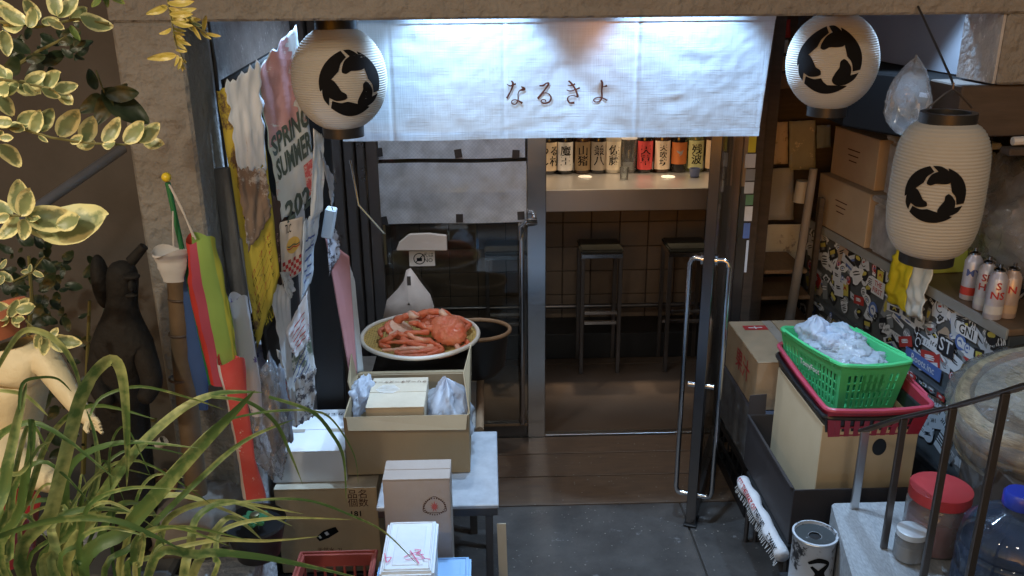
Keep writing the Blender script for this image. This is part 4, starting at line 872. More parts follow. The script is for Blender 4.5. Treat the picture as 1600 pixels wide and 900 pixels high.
MB().box(-.7548+.0, -.4052, 2.5855, 2.9195, .4775, .4785).build('pale_top_sheet', KRAFT2, bb)
bf = FR(-.58, 2.5845, .33)
text('181', .03, bf, INK, bb, .10, .045, bold=.02); text('品名\n個数', .036, bf, BROWNINK, bb, .11, .105); 
b = MB(); stroke(b, [(-.04, -.055), (-.01, -.035), (.03, -.015)], [.018, .034, .022], bf); b.build('logo_mark', INK, bb)
b = MB(); stroke(b, [(-.035, -.047), (-.028, -.043)], .012, bf, .002); stroke(b, [(-.012, -.034), (-.002, -.028)], .014, bf, .002); b.build('logo_stars', WHITEINK, bb)
text('天然水  2L', .02, bf, BROWNINK, bb, .0, -.10)
tf = TP(-.45, 2.78, .4795)
b = MB(); stroke(b, [(-.02+.045*cos(a), .02+.045*sin(a)) for a in [2.2+.4*k for k in range(12)]], .007, tf, .001, 4); stroke(b, [(.02+.018*cos(a), -.03+.014*sin(a)) for a in [.5*k for k in range(14)]], .006, tf, .001, 4); b.build('blue_emblem', BLUEINK, bb)
for x, y in ((.0, .09), (.0, -.10)):
    b = MB(); stroke(b, [(x-.022, y-.018), (x+.022, y-.018), (x+.022, y+.018), (x-.022, y+.018), (x-.022, y-.018)], .0015, tf, .001, 3); b.build('handling_mark', BROWNINK, bb)
wb = carton('white_cardboard_box', -.765, -.51, 2.625, 2.93, .4785, .602, WCARD, 'white cardboard box on top of the large brown box', 'x', None)
text('アカエビ（徳）JB', .026, TP(-.625, 2.89, .6035), INK, wb, 0, 0, rot=pi+.03, bold=.008)
for x in (-.70, -.555): MB().box(x-.028, x+.028, 2.757, 2.779, .6035, .604).build('tape', TAPE, wb)
kb = carton('tall_cardboard_box', -.340, -.135, 2.30, 2.412, .001, .683, mat('tall_card', (.42, .345, .30), .8, col2=(.34, .27, .23), ns=5, amt=.8, bump=.5, bs=12, bd=.012, spots=(16, .68, (.3, .24, .2))), 'tall pinkish tan cardboard box with a small red leaf emblem', 'x', None)
kf = FR(-.185, 2.2995, .585)
b = MB()
for k in range(28): a = 2*pi*k/28; stroke(b, [(.030*cos(a), .027*sin(a)), (.036*cos(a), .032*sin(a))], .003, kf, .001, 1)
stroke(b, [(-.034, .0), (-.02, .022), (.0, .036), (.02, .022), (.034, .0), (.03, -.02), (-.03, -.02), (-.034, 0)], .0018, kf, .001, 4); b.build('round_stamp', BROWNINK, kb)
b = MB(); 
b.add([kf(r*cos(a), r*sin(a), .0015) for a, r in [(pi/2+2*pi*i/22, (.022, .009)[i % 2]*(1-.35*abs(sin(pi*i/11)))) for i in range(22)]], [tuple(range(22))]); b.build('red_leaf_mark', mat('red_stamp', (.5, .1, .08), .7), kb)
b = MB(); kf2 = FR(-.150, 2.2995, .36); stroke(b, [(.018*cos(a), .018*sin(a)) for a in [.45*k for k in range(15)]], .008, kf2, .001, 3); stroke(b, [(-.012, 0), (.012, 0)], .006, kf2, .001, 2); b.build('dark_round_mark', INK, kb)
# foam boxes
def foam(name, x0, x1, y0, y1, z0, z1, m, label, lid=.05):
    t = thing(name, label, 'box', ((x0+x1)/2, (y0+y1)/2, z0))
    MB().box(x0+.006, x1-.006, y0+.006, y1-.006, z0, z1-lid-.001).build('foam_base', m, t, bevel=.008, seg=2)
    b = MB().box(x0, x1, y0, y1, z1-lid, z1-.006); b.build('lid', m, t, bevel=.008, seg=3)
    bw = .016; i = .012
    b = MB()
    for a0, a1, c0_, c1 in ((x0+i, x1-i, y0+i, y0+i+.005), (x0+i, x1-i, y1-i-.005, y1-i), (x0+i, x0+i+.005, y0+i, y1-i), (x1-i-.005, x1-i, y0+i, y1-i)): b.box(a0, a1, c0_, c1, z1-.0065, z1-.002)
    b.box(x0+i+.02, x1-i-.02, y0+i+.02, y1-i-.02, z1-.0065, z1-.003)
    b.build('lid_ridge', m, t, bevel=.0015)
    return t
fb = foam('foam_box', -.318, -.168, 1.97, 2.215, .432, .60, FOAM, 'white polystyrene box with pink marker writing on its lid')
b = MB(); pf = TP(-.25, 2.03, .600)
for P in ([(-.005, .0), (.03, .02), (.055, -.01)], [(.01, .03), (.025, .0), (.04, -.03)], [(.0, -.012), (.035, -.005), (.07, -.012)], [(-.06, .02), (-.05, -.02), (-.04, .0), (-.055, .0)], [(.022, .035), (.04, .03), (.03, .015), (.05, .01)]): b = MB(); stroke(b, P, .0028, pf, .001); b.build('marker_stroke', PINKINK, fb)
foam('foam_box', -.36, -.075, 1.72, 2.27, .001, .43, BFOAM, 'blue polystyrene box at the bottom edge below the white one')
bx('cardboard_sheet', .018, .024, 2.45, 2.47, .001, .001, KRAFT) if False else None
o = MB().bar((.030, 2.44, .001), (.022, 2.47, .40), .03, .004, (0, 1, 0)).build('cardboard_strip', KRAFT2); tag(o, 'torn pale cardboard strip leaning against the bench leg', 'cardboard')
# towel, notice and white bag hanging inside the closed door
def door_things():
    y = DY-.03
    P = [(620, 388), (624, 377), (640, 364), (672, 363), (698, 366), (699, 390), (620, 390)]
    o = MB().prism([(at(a, c, y).x, at(a, c, y).z) for a, c in P], lambda x, z, h: Vector((x, y-.001+h, z)), -.02, .0).build('folded_cloth', mat('off_white_cloth', (.62, .54, .48), .8, bump=.5, bs=30), bevel=.004); tag(o, 'off white folded cloth stuck on the closed glass door', 'cloth')
    t = thing('notice', 'small white no entry notice under the folded cloth on the glass door', 'notice', at(659, 404, y))
    a, c = at(640, 416, y), at(679, 392, y); MB().box(a.x, c.x, y-.001, y+.001, a.z, c.z).build('notice_sheet', mat('notice_paper', (.62, .55, .47), .7), t)
    f = FR((a.x+c.x)/2-.012, y-.001, (a.z+c.z)/2); b = MB(); stroke(b, [(.025*cos(q), .025*sin(q)) for q in [.4*k for k in range(17)]], .004, f, .001, 3); stroke(b, [(-.017, -.017), (.017, .017)], .004, f, .0012, 1); b.add([f(-.012, -.012, .001), f(.012, -.012, .001), f(.012, .004, .001), f(-.012, .004, .001)], [(0, 1, 2, 3)]); b.build('prohibition_mark', INK, t)
    text('犬は\nNO', .026, f, INK, t, .04, .004)
    t = thing('carrier_bag', 'off white plastic carrier bag hanging by its handles on the glass door', 'plastic bag', at(640, 420, y))
    pts = [(598, 498), (604, 470), (622, 452), (630, 440), (634, 424), (641, 420), (650, 432), (658, 444), (672, 462), (678, 480), (676, 500), (640, 504)]
    B = [(at(p, q_, y-.02).x, at(p, q_, y-.02).z) for p, q_ in pts]; cx = at(640, 470, y-.02)
    rings = []; b = MB(); n = len(B)
    for k, (sc_, off) in enumerate(((1, 0), (.8, -.035), (.45, -.055), (.05, -.058))):
        rings.append([Vector((cx.x+(x-cx.x)*sc_, y-.006+off+.006*noise.noise(Vector((x*40, z*40, k))), cx.z+(z-cx.z)*sc_)) for x, z in B])
    b.add(sum(rings, []), [(k*n+i, k*n+(i+1) % n, (k+1)*n+(i+1) % n, (k+1)*n+i) for k in range(3) for i in range(n)]); ob = b.build('bag_body', mat('beige_bag_film', (.76, .60, .50), .5, trans=.2, bump=.7, bs=22, bd=.006), t, smooth='all')
    a, c = at(638, 440, y), at(643, 426, y); MB().box(a.x, c.x, y-.055, y-.052, a.z, c.z).build('handle_gap', DWOOD, t)
door_things()
# ------------------------------------------------------------------ right: sticker covered cabinet
CN, CF = Vector((1.753, 2.658, 0)), Vector((1.600, 4.15, 0)); CD = (CF-CN).normalized(); CT = Vector((CD.y, -CD.x, 0)); CL_ = (CF-CN).length
def CP(s, t_, z): return CN+CD*s+CT*t_+Vector((0, 0, z))
def cbox(b, s0, s1, t0, t1, z0, z1):
    return b.prism([(s0, t0), (s1, t0), (s1, t1), (s0, t1)], lambda x, y, h: CP(x, y, h), z0, z1)
cab = thing('sticker_cabinet', 'dark metal cabinet front covered all over with stickers', 'cabinet', CN)
CABM = mat('cabinet_grey', (.13, .14, .145), .45, col2=(.07, .075, .08), ns=8, amt=.7)
cbox(MB(), 0, CL_, .002, .70, .01, .965).build('cabinet_body', CABM, cab, bevel=.004)
cbox(MB(), -.01, CL_, -.012, .72, .967, .992).build('top_board', mat('shelf_brown', (.22, .15, .10), .5, col2=(.12, .08, .05), ns=10, amt=.7), cab, bevel=.003)
cbox(MB(), -.012, CL_, -.022, -.013, .955, .994).build('edge_strip', mat('grey_edge', (.42, .45, .47), .4, .3), cab, bevel=.002)
cbox(MB(), -.0, CL_, -.03, .0, .60, .635).build('rail', mat('grey_rail', (.2, .22, .24), .35, .6), cab, bevel=.004)
cbox(MB(), -.0, CL_, -.03, .0, .30, .33).build('rail', MATS['grey_rail'], cab, bevel=.004)
for s_ in (.48, .96): cbox(MB(), s_, s_+.012, -.006, .0015, .34, .595).build('door_gap', BLACK, cab)
SC = [(.78, .8, .84), (.85, .86, .88), (.03, .03, .035), (.55, .06, .05), (.12, .2, .5), (.7, .6, .12), (.3, .32, .34), (.15, .32, .18), (.62, .66, .72), (.5, .38, .28), (.75, .77, .8)]
SM = [mat('sticker_%s' % n, c, .42, ns=40, amt=.35) for n, c in zip(('white', 'cold_white', 'black', 'red', 'blue', 'yellow', 'grey', 'green', 'ice', 'tan', 'silver'), SC)]
rs = random.Random(11)
def sticker_mesh(i):
    w_, h_ = rs.uniform(.024, .05), rs.uniform(.02, .042); kind = i % 5; n = 20
    if kind == 0: out = [(w_*.8*cos(2*pi*k/n), w_*.8*sin(2*pi*k/n)) for k in range(n)]
    elif kind == 1: out = [(-w_, -h_), (w_, -h_), (w_, h_), (-w_, h_)]
    elif kind == 2: out = [(w_*(1+.25*sin(5*2*pi*k/n+i))*cos(2*pi*k/n), h_*(1+.22*cos(3*2*pi*k/n+i))*sin(2*pi*k/n)) for k in range(n)]
    elif kind == 3: out = [(-h_*.55, -w_), (h_*.55, -w_), (h_*.6, w_), (-h_*.5, w_*.93)]
    else: out = [(-w_*1.25, -h_*.4), (w_*1.25, -h_*.4), (w_*1.25, h_*.4), (-w_*1.25, h_*.4)]
    P = lambda x, y, h=0.: Vector((x, y, h)); b = MB()
    mi = [rs.choice([0, 1, 0, 8, 10, 2, 2, 6, 4, 8, 6, 9, 2, 1, 0, 3]), 0, 0]; mi[1] = rs.choice([2, 2, 4, 2, 2, 6]) if mi[0] in (0, 1, 8, 10, 5, 9) else rs.choice([0, 1, 5]); mi[2] = rs.choice([3, 4, 2, 6, 5])
    b.m = 0; b.prism(out, P, 0, .0006); b.m = 1; inn = [(x*.82, y*.8) for x, y in out]
    q = i % 6
    if q in (0, 3): 
        for k in range(rs.randint(2, 4)): y = h_*(.35-.28*k) if kind != 4 else 0; stroke(b, [(-w_*.5+rs.uniform(-.005, .002), y), (-w_*.1, y+rs.uniform(-.002, .002)), (w_*.5+rs.uniform(-.008, .002), y)], [.004, .0055, .003], P, .0009, 2)
    elif q == 1: b.add([P(x*.62, y*.62, .0009) for x, y in out], [tuple(range(len(out)))]); b.m = 2; stroke(b, [(-w_*.3, -h_*.1), (0, h_*.2), (w_*.3, -h_*.12)], [.003, .008, .003], P, .0013, 3)
    elif q == 2: stroke(b, [(w_*.45*cos(a), h_*.5*sin(a)) for a in [.6*k for k in range(10)]], .004, P, .0009, 2); b.m = 2; stroke(b, [(-w_*.2, 0), (w_*.2, .002)], .007, P, .0012, 1)
    elif q == 4:
        for k in range(5): x = -w_*.55+k*w_*.27; stroke(b, [(x, -h_*.25), (x+rs.uniform(-.004, .006), rs.uniform(-.004, .004)), (x+rs.uniform(-.002, .006), h_*.28)], .0045, P, .0009, 1)
    else: b.add([P(x*.7, y*.35+h_*.3, .0009) for x, y in out], [tuple(range(len(out)))]); b.m = 2; b.add([P(x*.4, y*.25-h_*.3, .0009) for x, y in out], [tuple(range(len(out)))])
    o = b.build('sticker', [SM[j] for j in mi], cab); o.data.transform(rootmat(cab)); return o
bases = [sticker_mesh(i) for i in range(30)]
RM = Matrix((CD*-1, Vector((0, 0, 1)), CT*-1)).transposed()     # x along the front, y up, z out
RM = Matrix((CD, Vector((0, 0, 1)), CD.cross(Vector((0, 0, 1))))).transposed()
if (RM @ Vector((0, 0, 1))).dot(CT) > 0: RM = Matrix((-CD, Vector((0, 0, 1)), (-CD).cross(Vector((0, 0, 1))))).transposed()
cnt = 0
spots_ = [(s_, z) for s_ in [x*.062 for x in range(0, 24)] for z in [.40+.045*k for k in range(13)]]
rs.shuffle(spots_)
for s_, z in spots_[:285]:
    s2 = min(CL_-.04, max(.03, s_+rs.uniform(-.022, .022))); z2 = min(.93, max(.2, z+rs.uniform(-.02, .02)))
    out_ = .0015+rs.uniform(0, .0045)
    if .57 < z2 < .665: z2 = .6175; out_ += .031
    src = bases[cnt % 30]; o = src if cnt < 30 else src.copy()
    if cnt >= 30: COL.objects.link(o); o.parent = cab
    k = rs.uniform(.7, 1.35) if out_ < .03 else .5
    o.matrix_local = Matrix.Translation(CP(s2, -out_, z2)-CN) @ (RM @ Matrix.Rotation(rs.uniform(-.5, .5) if k > .5 else 0, 3, 'Z')).to_4x4() @ Matrix.Diagonal((k, k, 1, 1)); cnt += 1
F5 = lambda s0, z0, out: (lambda a, c, h=0.: CP(s0-a, -out-h, z0+c))
for s_, z, s0, sz, m_, bgm, wd, hh in ((.42, .675, 'Roots.inc', .042, WHITEINK, SM[4], .12, .026), (.30, .80, 'ST', .075, SM[0], SM[2], .05, .035), (.80, .86, 'THE\nFIRST', .032, REDINK, SM[0], .05, .035), (.55, .50, 'ASTER', .05, INK, SM[0], .09, .024), (.20, .90, 'GNI', .05, INK, SM[1], .06, .022)):
    f = F5(s_, z, .010); o = MB().prism([(-wd, -hh), (wd, -hh), (wd, hh), (-wd, hh)], f, -.0005, .0003).build('word_sticker', bgm, cab); text(s0, sz, f, m_, o, bold=.01)
# things on the cabinet
def onbox(s0, s1, t0, t1, z0, z1, m, label, name='cardboard_box', group=None):
    t = thing(name, label, 'box', CP((s0+s1)/2, (t0+t1)/2, z0), 0, group); cbox(MB(), s0, s1, t0, t1, z0, z1-.003).build('carton_body', m, t, bevel=.003)
    cbox(MB(), s0, s1, t0, (t0+t1)/2-.001, z1-.0028, z1).build('flap', m, t); cbox(MB(), s0, s1, (t0+t1)/2+.001, t1, z1-.0028, z1+.0006).build('flap', m, t)
    f = lambda a, c, h=0.: CP((s0+s1)/2-a, t0-h, (z0+z1)/2+c)
    for k in range(3): b = MB(); stroke(b, [(-.06+.01*k, .03-.025*k), (.0, .03-.025*k), (.05-.01*k, .03-.025*k)], .005, f, .001, 2); b.build('printed_line', BROWNINK, t)
    return t
DK = mat('buff_card', (.50, .40, .29), .8, col2=(.38, .3, .21), ns=7)  # plain tan card with a darker mottle
onbox(.95, 1.42, -.01, .30, .994, 1.235, DK, 'lower cardboard box at the far end of the sticker cabinet')
onbox(1.00, 1.40, .03, .32, 1.238, 1.46, DK, 'upper cardboard box stacked at the far end of the sticker cabinet')
def binbox(s0, s1, t0, t1, z0, z1, label):
    t = thing('storage_bin', label, 'storage bin', CP((s0+s1)/2, (t0+t1)/2, z0), 0, 'frosted storage bins')
    b = cbox(MB(), s0, s1, t0, t1, z0, z1-.025); b.build('bin_body', GREYBIN, t, bevel=.015, seg=3)
    cbox(MB(), s0-.008, s1+.008, t0-.008, t1+.008, z1-.024, z1).build('lid', GREYBIN, t, bevel=.006, seg=2)
    cbox(MB(), s0+.03, s1-.03, t0+.03, t1-.03, z0+.01, z0+(z1-z0)*.6).build('contents', mat('mixed_contents', (.4, .42, .5), .8, col2=(.12, .12, .2), ns=20, amt=1), t, bevel=.01)
binbox(.62, .92, -.01, .30, .994, 1.24, 'lower frosted storage bin beside the cardboard boxes on the cabinet')
binbox(.64, .92, .02, .32, 1.243, 1.50, 'upper frosted storage bin stacked beside the cardboard boxes')
o = cbox(MB(), .575, .60, .0, .22, .994, 1.25).build('binder', mat('lime_binder', (.42, .5, .1), .5), bevel=.003); tag(o, 'lime green folder standing between the storage bin and the nearest lantern', 'folder')
def ybag():
    P = lambda s_, z, o_: CP(s_, -.02-o_, z)
    t = thing('yellow_bag', 'yellow and white plastic packet hanging over the cabinet edge below the nearest lantern', 'packet', CP(.5, 0, .99))
    f = lambda u, v: P(.66-.26*u, 1.10-.24*v+.02*noise.noise(Vector((u*5, v*5, 2))), .015+.025*sin(v*2.4)+.015*noise.noise(Vector((u*7, v*7, 0))))
    MB().grid(lambda u, v: f(u*.55, v), 14, 16).build('yellow_part', mat('yellow_film', (.72, .6, .03), .35, spots=(30, .66, (.2, .14, .02))), t, smooth='all', solid=.002)
    MB().grid(lambda u, v: f(.555+u*.445, v), 14, 16).build('white_part', mat('cream_film', (.68, .68, .62), .4), t, smooth='all', solid=.002)
ybag()
def spray(px, py, col, words, lab, band):
    p = fz(px, py, .994); x, y = p.x, p.y; z = .994; r = .030
    t = thing('spray_can', lab, 'spray can', (x, y, z), 0, 'spray cans on the cabinet')
    MB().lathe([(0, 0), (r-.002, 0), (r, .003), (r, .145), (r-.002, .148), (r-.006, .158), (.018, .165), (.017, .170)], (x, y, z), 28).build('can_body', mat('can_'+lab[:5].strip(), col, .3, .3, ns=30, amt=.3), t, smooth=True)
    MB().lathe([(.017, .170), (.020, .172), (.020, .178), (.012, .182), (.007, .184), (.007, .195), (0, .195)], (x, y, z), 24).build('valve_cup', STEELH, t, smooth=True)
    MB().lathe([(r+.0006, .02), (r+.0006, .05)], (x, y, z), 28).build('colour_band', band, t, smooth=True)
    ang = -.35; fn = lambda a, c, h=0.: Vector((x+(r+.0006+h)*sin(a/r+ang), y-(r+.0006+h)*cos(a/r+ang), z+c))
    text(words, .036, fn, BLUEINK if words == 'MY' else REDINK, t, 0, .105, bold=.02)
spray(1512, 466, (.62, .64, .78), 'MY', 'lilac spray can with a blue block mark at the back left of the group', MATS['sticker_red'])
spray(1533, 482, (.66, .66, .74), 'SH\nHO', 'pale spray can between the other two lilac cans', MATS['sticker_ice'])
spray(1549, 496, (.60, .62, .76), 'S\nNS', 'front spray can with red letters nearest the cabinet edge', MATS['sticker_ice'])
spray(1571, 494, (.55, .45, .42), 'N', 'pinkish grey spray can on the right of the group', MATS['sticker_tan'])
bag('clear_plastic_sack', tuple(CP(.35, .42, 1.25)), (.26, .36, .27), 'large clear plastic sack of packaging on the cabinet behind the spray cans', WRAP, 15, 'plastic sack', jag=.35, n=40)
bag('inner_packaging', tuple(CP(.38, .46, 1.2)), (.19, .28, .19), 'grey wadding seen inside the clear plastic sack', mat('grey_wadding', (.66, .67, .70), .8, col2=(.36, .36, .39), ns=9, amt=.8), 16, 'packaging', jag=.4)
cb = at(1420, 160, 2.35); bag('clear_plastic_bag', tuple(cb), (.055, .05, .09), 'small clear plastic bag hanging behind the nearest lantern', WRAP, 18, 'plastic bag', jag=.28, top=.4)
p = at(1590, 480, 2.9)
t = thing('cable_reel', 'black cable coil at the right edge behind the spray cans', 'cable', (p.x, p.y, p.z))
for k in range(4): MB().tube([(p.x+.09*cos(a)+.01*k, p.y-.02*k, p.z-.03+.09*sin(a)+.012*k) for a in [2*pi*i/30 for i in range(30)]], .009, 8, closed=True).build('cable_loop', BLACKP, t, smooth=True)
# black block standing in for a dark void above, dark shelf at the upper right
t = thing('dark_void_block', 'large matt black box standing in for the dark void behind the right round lantern', 'black box', (1.5, 3.2, 1.45))
MB().prism([(1.30, 3.15), (1.52, 2.62), (1.56, 2.62), (1.56, 3.6), (1.32, 3.6)], lambda x, y, h: Vector((x, y, h)), 1.60, 1.805).build('void_body', mat('matt_black', (.010, .010, .011), .85, spec=.2), t, bevel=.008)
a = at(1420, 92, 3.0); MB().obox((1.43, 2.825, 1.75), (.05, .004, .014), Matrix.Rotation(-1.18, 3, 'Z')).build('small_plate', MATS['grey_flyer'], t)
t = thing('dark_shelf', 'dark brown shelf box under the right pier at the upper right edge', 'shelf', (1.6, 2.35, 1.7))
MB().box(1.27, 2.4, 2.32, 2.50, 1.70, 1.836).build('shelf_box', DWOOD, t, bevel=.004); MB().box(1.40, 2.4, 2.27, 2.318, 1.655, 1.675).build('shelf_board', DWOOD, t, bevel=.003)
MB().tube([(1.42, 2.30, 1.69), (1.6, 2.29, 1.70), (1.9, 2.30, 1.69)], .012, 8).build('rolled_paper', PAPER, t, smooth=True)
# back wall papers
wallY = 4.28
for i, (a, b_, c, d, m_, lab) in enumerate(((1183, 190, 1231, 258, torn_mat('tan_drawing', (.66, .52, .36), (.36, .26, .16), 24, .56), 'tan poster with a faint drawing on the back wall right of the door'),
        (1233, 188, 1274, 266, torn_mat('grey_photo', (.36, .36, .3), (.7, .62, .48), 14, .58), 'dark photo poster with pale figure beside the tan drawing'),
        (1180, 262, 1240, 345, mat('grey_sheet', (.44, .45, .48), .6), 'plain grey sheet below the tan drawing'), (1276, 195, 1298, 232, mat('blue_grey_sheet', (.2, .25, .3), .6), 'small blue grey card at the right of the photo poster'),
        (1183, 350, 1252, 408, torn_mat('white_print', (.68, .64, .54), (.3, .26, .22), 10, .56), 'curled white print above the wooden stand by the door'),
        (1215, 30, 1235, 60, REDINK, 'red paper strip beside the right lantern'), (1210, 62, 1232, 84, PAPER, 'small white card above the tan boxes beside the right lantern'), (1212, 88, 1236, 112, MATS['buff_card'], 'tan card behind the left edge of the right lantern'), (1208, 114, 1236, 140, mat('brown_card', (.3, .2, .12), .7), 'brown card behind the left edge of the right lantern'))):
    y_ = 4.22; sheet('wall_paper', [at(a, d, y_), at(b_ if False else c, d-2, y_), at(c, b_, y_), at(a, b_+1, y_)], m_, lab, 'poster', seed=60+i, crump=.006, nu=8, nv=8, ragged=.02)
t = thing('wooden_stand', 'brown wooden stand with shelves in the corner right of the open door', 'stand', (1.45, 4.1, 0))
for (px0, px1, py) in ((1185, 1250, 415), (1180, 1256, 455), (1172, 1262, 500)):
    a = at(px0, py, 4.0); c = at(px1, py, 4.0); MB().box(a.x, c.x, 3.9, 4.2, a.z-.012, a.z+.008).build('shelf', WOOD, t, bevel=.003)
for px0 in (1176, 1258): a = at(px0, 500, 3.92); MB().box(a.x, a.x+.025, 3.9, 3.93, .001, 1.15).build('post', DWOOD, t, bevel=.003)
a = at(1262, 300, 3.85); o = MB().tube([(a.x+.02, 3.86, 1.30), (a.x+.005, 3.86, .95), (a.x-.03, 3.84, .5)], [.018, .02, .024], 12).build('rolled_mat', mat('grey_roll', (.30, .27, .25), .6), smooth=True); tag(o, 'grey rolled mat standing at the corner of the sticker cabinet', 'roll')
a = at(1254, 302, 3.98); t = thing('paper_cup', 'upturned white paper cup on top of the rolled mat', 'cup', (a.x, 3.98, a.z)); MB().lathe([(.045, -.05), (.042, -.05), (.034, .05), (0, .05)], (a.x, 3.98, a.z+.01), 24).build('cup_wall', mat('cup_card', (.6, .56, .48), .6), t, smooth=True)
# yellow and blue stickers on the side partition near the jamb
t = thing('sticker_strip', 'yellow sign over a column of bluish stickers right of the open door', 'sign', at(1172, 220, 3.6))
for k, (a, b_, c, d, m_) in enumerate(((1168, 212, 1182, 238, MATS['yellow_ink']), (1163, 240, 1181, 262, SM[8]), (1164, 264, 1180, 282, SM[6]), (1162, 284, 1178, 302, SM[8]), (1164, 304, 1177, 320, SM[7]), (1162, 322, 1176, 345, SM[0]), (1160, 348, 1172, 372, SM[4]), (1162, 375, 1170, 425, SM[8]))):
    p0 = at(a, d, 3.62-.004*k); p1 = at(c, b_, 3.62-.004*k); MB().box(p0.x, p1.x, 3.615-.004*k, 3.617-.004*k, p0.z, p1.z).build('sticker_piece', m_, t)

# crates and the carton with the red label
def stacked():
    x0, x1, y0, y1 = 1.035, 1.42, 3.05, 3.50
    crate('bottle_crate', x0, x1, y0, y1, .001, .235, BLACKP, 'black plastic crate at the bottom of the stack beside the open door', 6)
    t = thing('flat_case', 'dark case with bluish film lying on the black crate by the open door', 'case', (1.2, 3.25, .24))
    MB().box(x0-.004, x1, y0-.006, y1, .243, .49).build('case_body', mat('blue_dark_case', (.10, .11, .15), .35, col2=(.06, .05, .05), ns=7, amt=.8), t, bevel=.006)
    MB().grid(lambda u, v: Vector((x0-.008-.006*noise.noise(Vector((u*8, v*6, 1))), y0+(y1-y0)*u, .25+.24*v)), 20, 10).build('film', WRAP, t, smooth='all')
    cb_ = carton('printed_cardboard_box', x0+.005, x1, y0+.01, y1, .4915, .70, KRAFT, 'brown cardboard box with a red label on the stack by the open door', 'y', None)
    f = TP(x0+.10, y1-.08, .7005); b = MB(); b.add([f(-.05, -.025, .001), f(.05, -.025, .001), f(.05, .025, .001), f(-.05, .025, .001)], [(0, 1, 2, 3)]); b.build('red_label', REDINK, cb_)
    b = MB(); stroke(b, [(-.03, 0), (.03, 0)], .008, f, .0015, 1); stroke(b, [(0, -.015), (0, .015)], .006, f, .0016, 1); b.build('label_mark', WHITEINK, cb_)
    g = lambda a, c, h=0.: Vector((x0+.005-h, y0+.2-a, .60+c)); text('果汁', .10, g, REDINK, cb_, bold=.01)
    MB().box(x0+.15, x0+.19, y0+.012, y1-.002, .7008, .7014).build('tape', TAPE, cb_)
stacked()
# stool, dark carton, card box, baskets
def basket_stack():
    t = thing('slim_stool', 'thin legged black stool carrying the dark carton with the shopping baskets', 'stool', (1.2, 2.7, 0))
    sx0, sx1, sy0, sy1 = .985, 1.40, 2.44, 2.92
    MB().box(sx0, sx1, sy0, sy1, .285, .305).build('seat', BLACK, t, bevel=.004)
    for x in (sx0+.012, sx0+.05, sx1-.03):
        for y in (sy0+.015, sy1-.03): MB().cyl((x, y, .001), (x, y, .284), .0095, n=10).build('leg', DSTEEL, t, smooth=True)
    # frayed printed cloth along the edge
    tc = thing('printed_cloth', 'rolled white cloth with red and black capital letters on the stool edge', 'cloth', (sx0, 2.65, .29))
    pts = [Vector((sx0-.022-.004*sin(i*.9), 2.88-.022*i, .285-.0025*sin(i*.7))) for i in range(22)]
    MB().tube(pts, [.024+.002*sin(i*1.3) for i in range(22)], 14).build('cloth_roll', mat('frayed_cloth', (.72, .70, .70), .8, col2=(.6, .56, .58), ns=30, bump=.8, bs=60, bd=.003), tc, smooth='all')
    for k, (s_, m_, y) in enumerate((('SEE THE', REDINK, 2.82), ('WAY OF', REDINK, 2.715), ('THE NEW', INK, 2.60), ('THE WAY', INK, 2.49))):
        g = lambda a, c, h=0., y=y: Vector((sx0-.022-(.0255+h)*cos(c/.026+.5), y-a, .287+(.0255+h)*sin(c/.026+.5))); text(s_, .028, g, m_, tc, bold=.02)
    b = MB()
    for k in range(44): q_ = pts[min(21, k//2)]+Vector((0, -.011*(k % 2), 0)); b.tube([q_+Vector((-.018, 0, -.018)), q_+Vector((-.026-.004*random.random(), random.uniform(-.006, .006), -.032-.012*random.random()))], .0012, 4)
    b.build('frayed_threads', WHITEINK, tc, kind='stuff')
    dc = .306; open_box('dark_carton', .992, 1.42, 2.45, 2.985, dc, .515, mat('dark_card', (.035, .028, .028), .6, col2=(.02, .017, .017), ns=8), 'black open carton holding the tan box of shopping baskets', [
        [(.992, 2.985, .515), (1.06, 2.985, .515), (1.06, 2.99, .60), (.995, 2.99, .595)], [(.994, 2.455, .515), (.994, 2.98, .515), (.985, 2.97, .518), (.982, 2.46, .518)]])
    X0_, X1_, Y0_, Y1_ = 1.092, 1.418, 2.52, 2.98
    ob = open_box('basket_box', X0_, X1_, Y0_, Y1_, dc+.006, .715, mat('tan_card', (.55, .42, .26), .8, col2=(.46, .34, .2), ns=5, amt=.6, bump=.12, bs=90), 'tan open cardboard box with a round hand hole holding the shopping baskets', [])
    b = MB(); b.add([(X0_+.20+.024*cos(a), Y0_-.001, .63+.032*sin(a)) for a in [2*pi*k/20 for k in range(20)]], [tuple(range(20))]); b.build('hand_hole', BLACK, ob)
basket_stack()
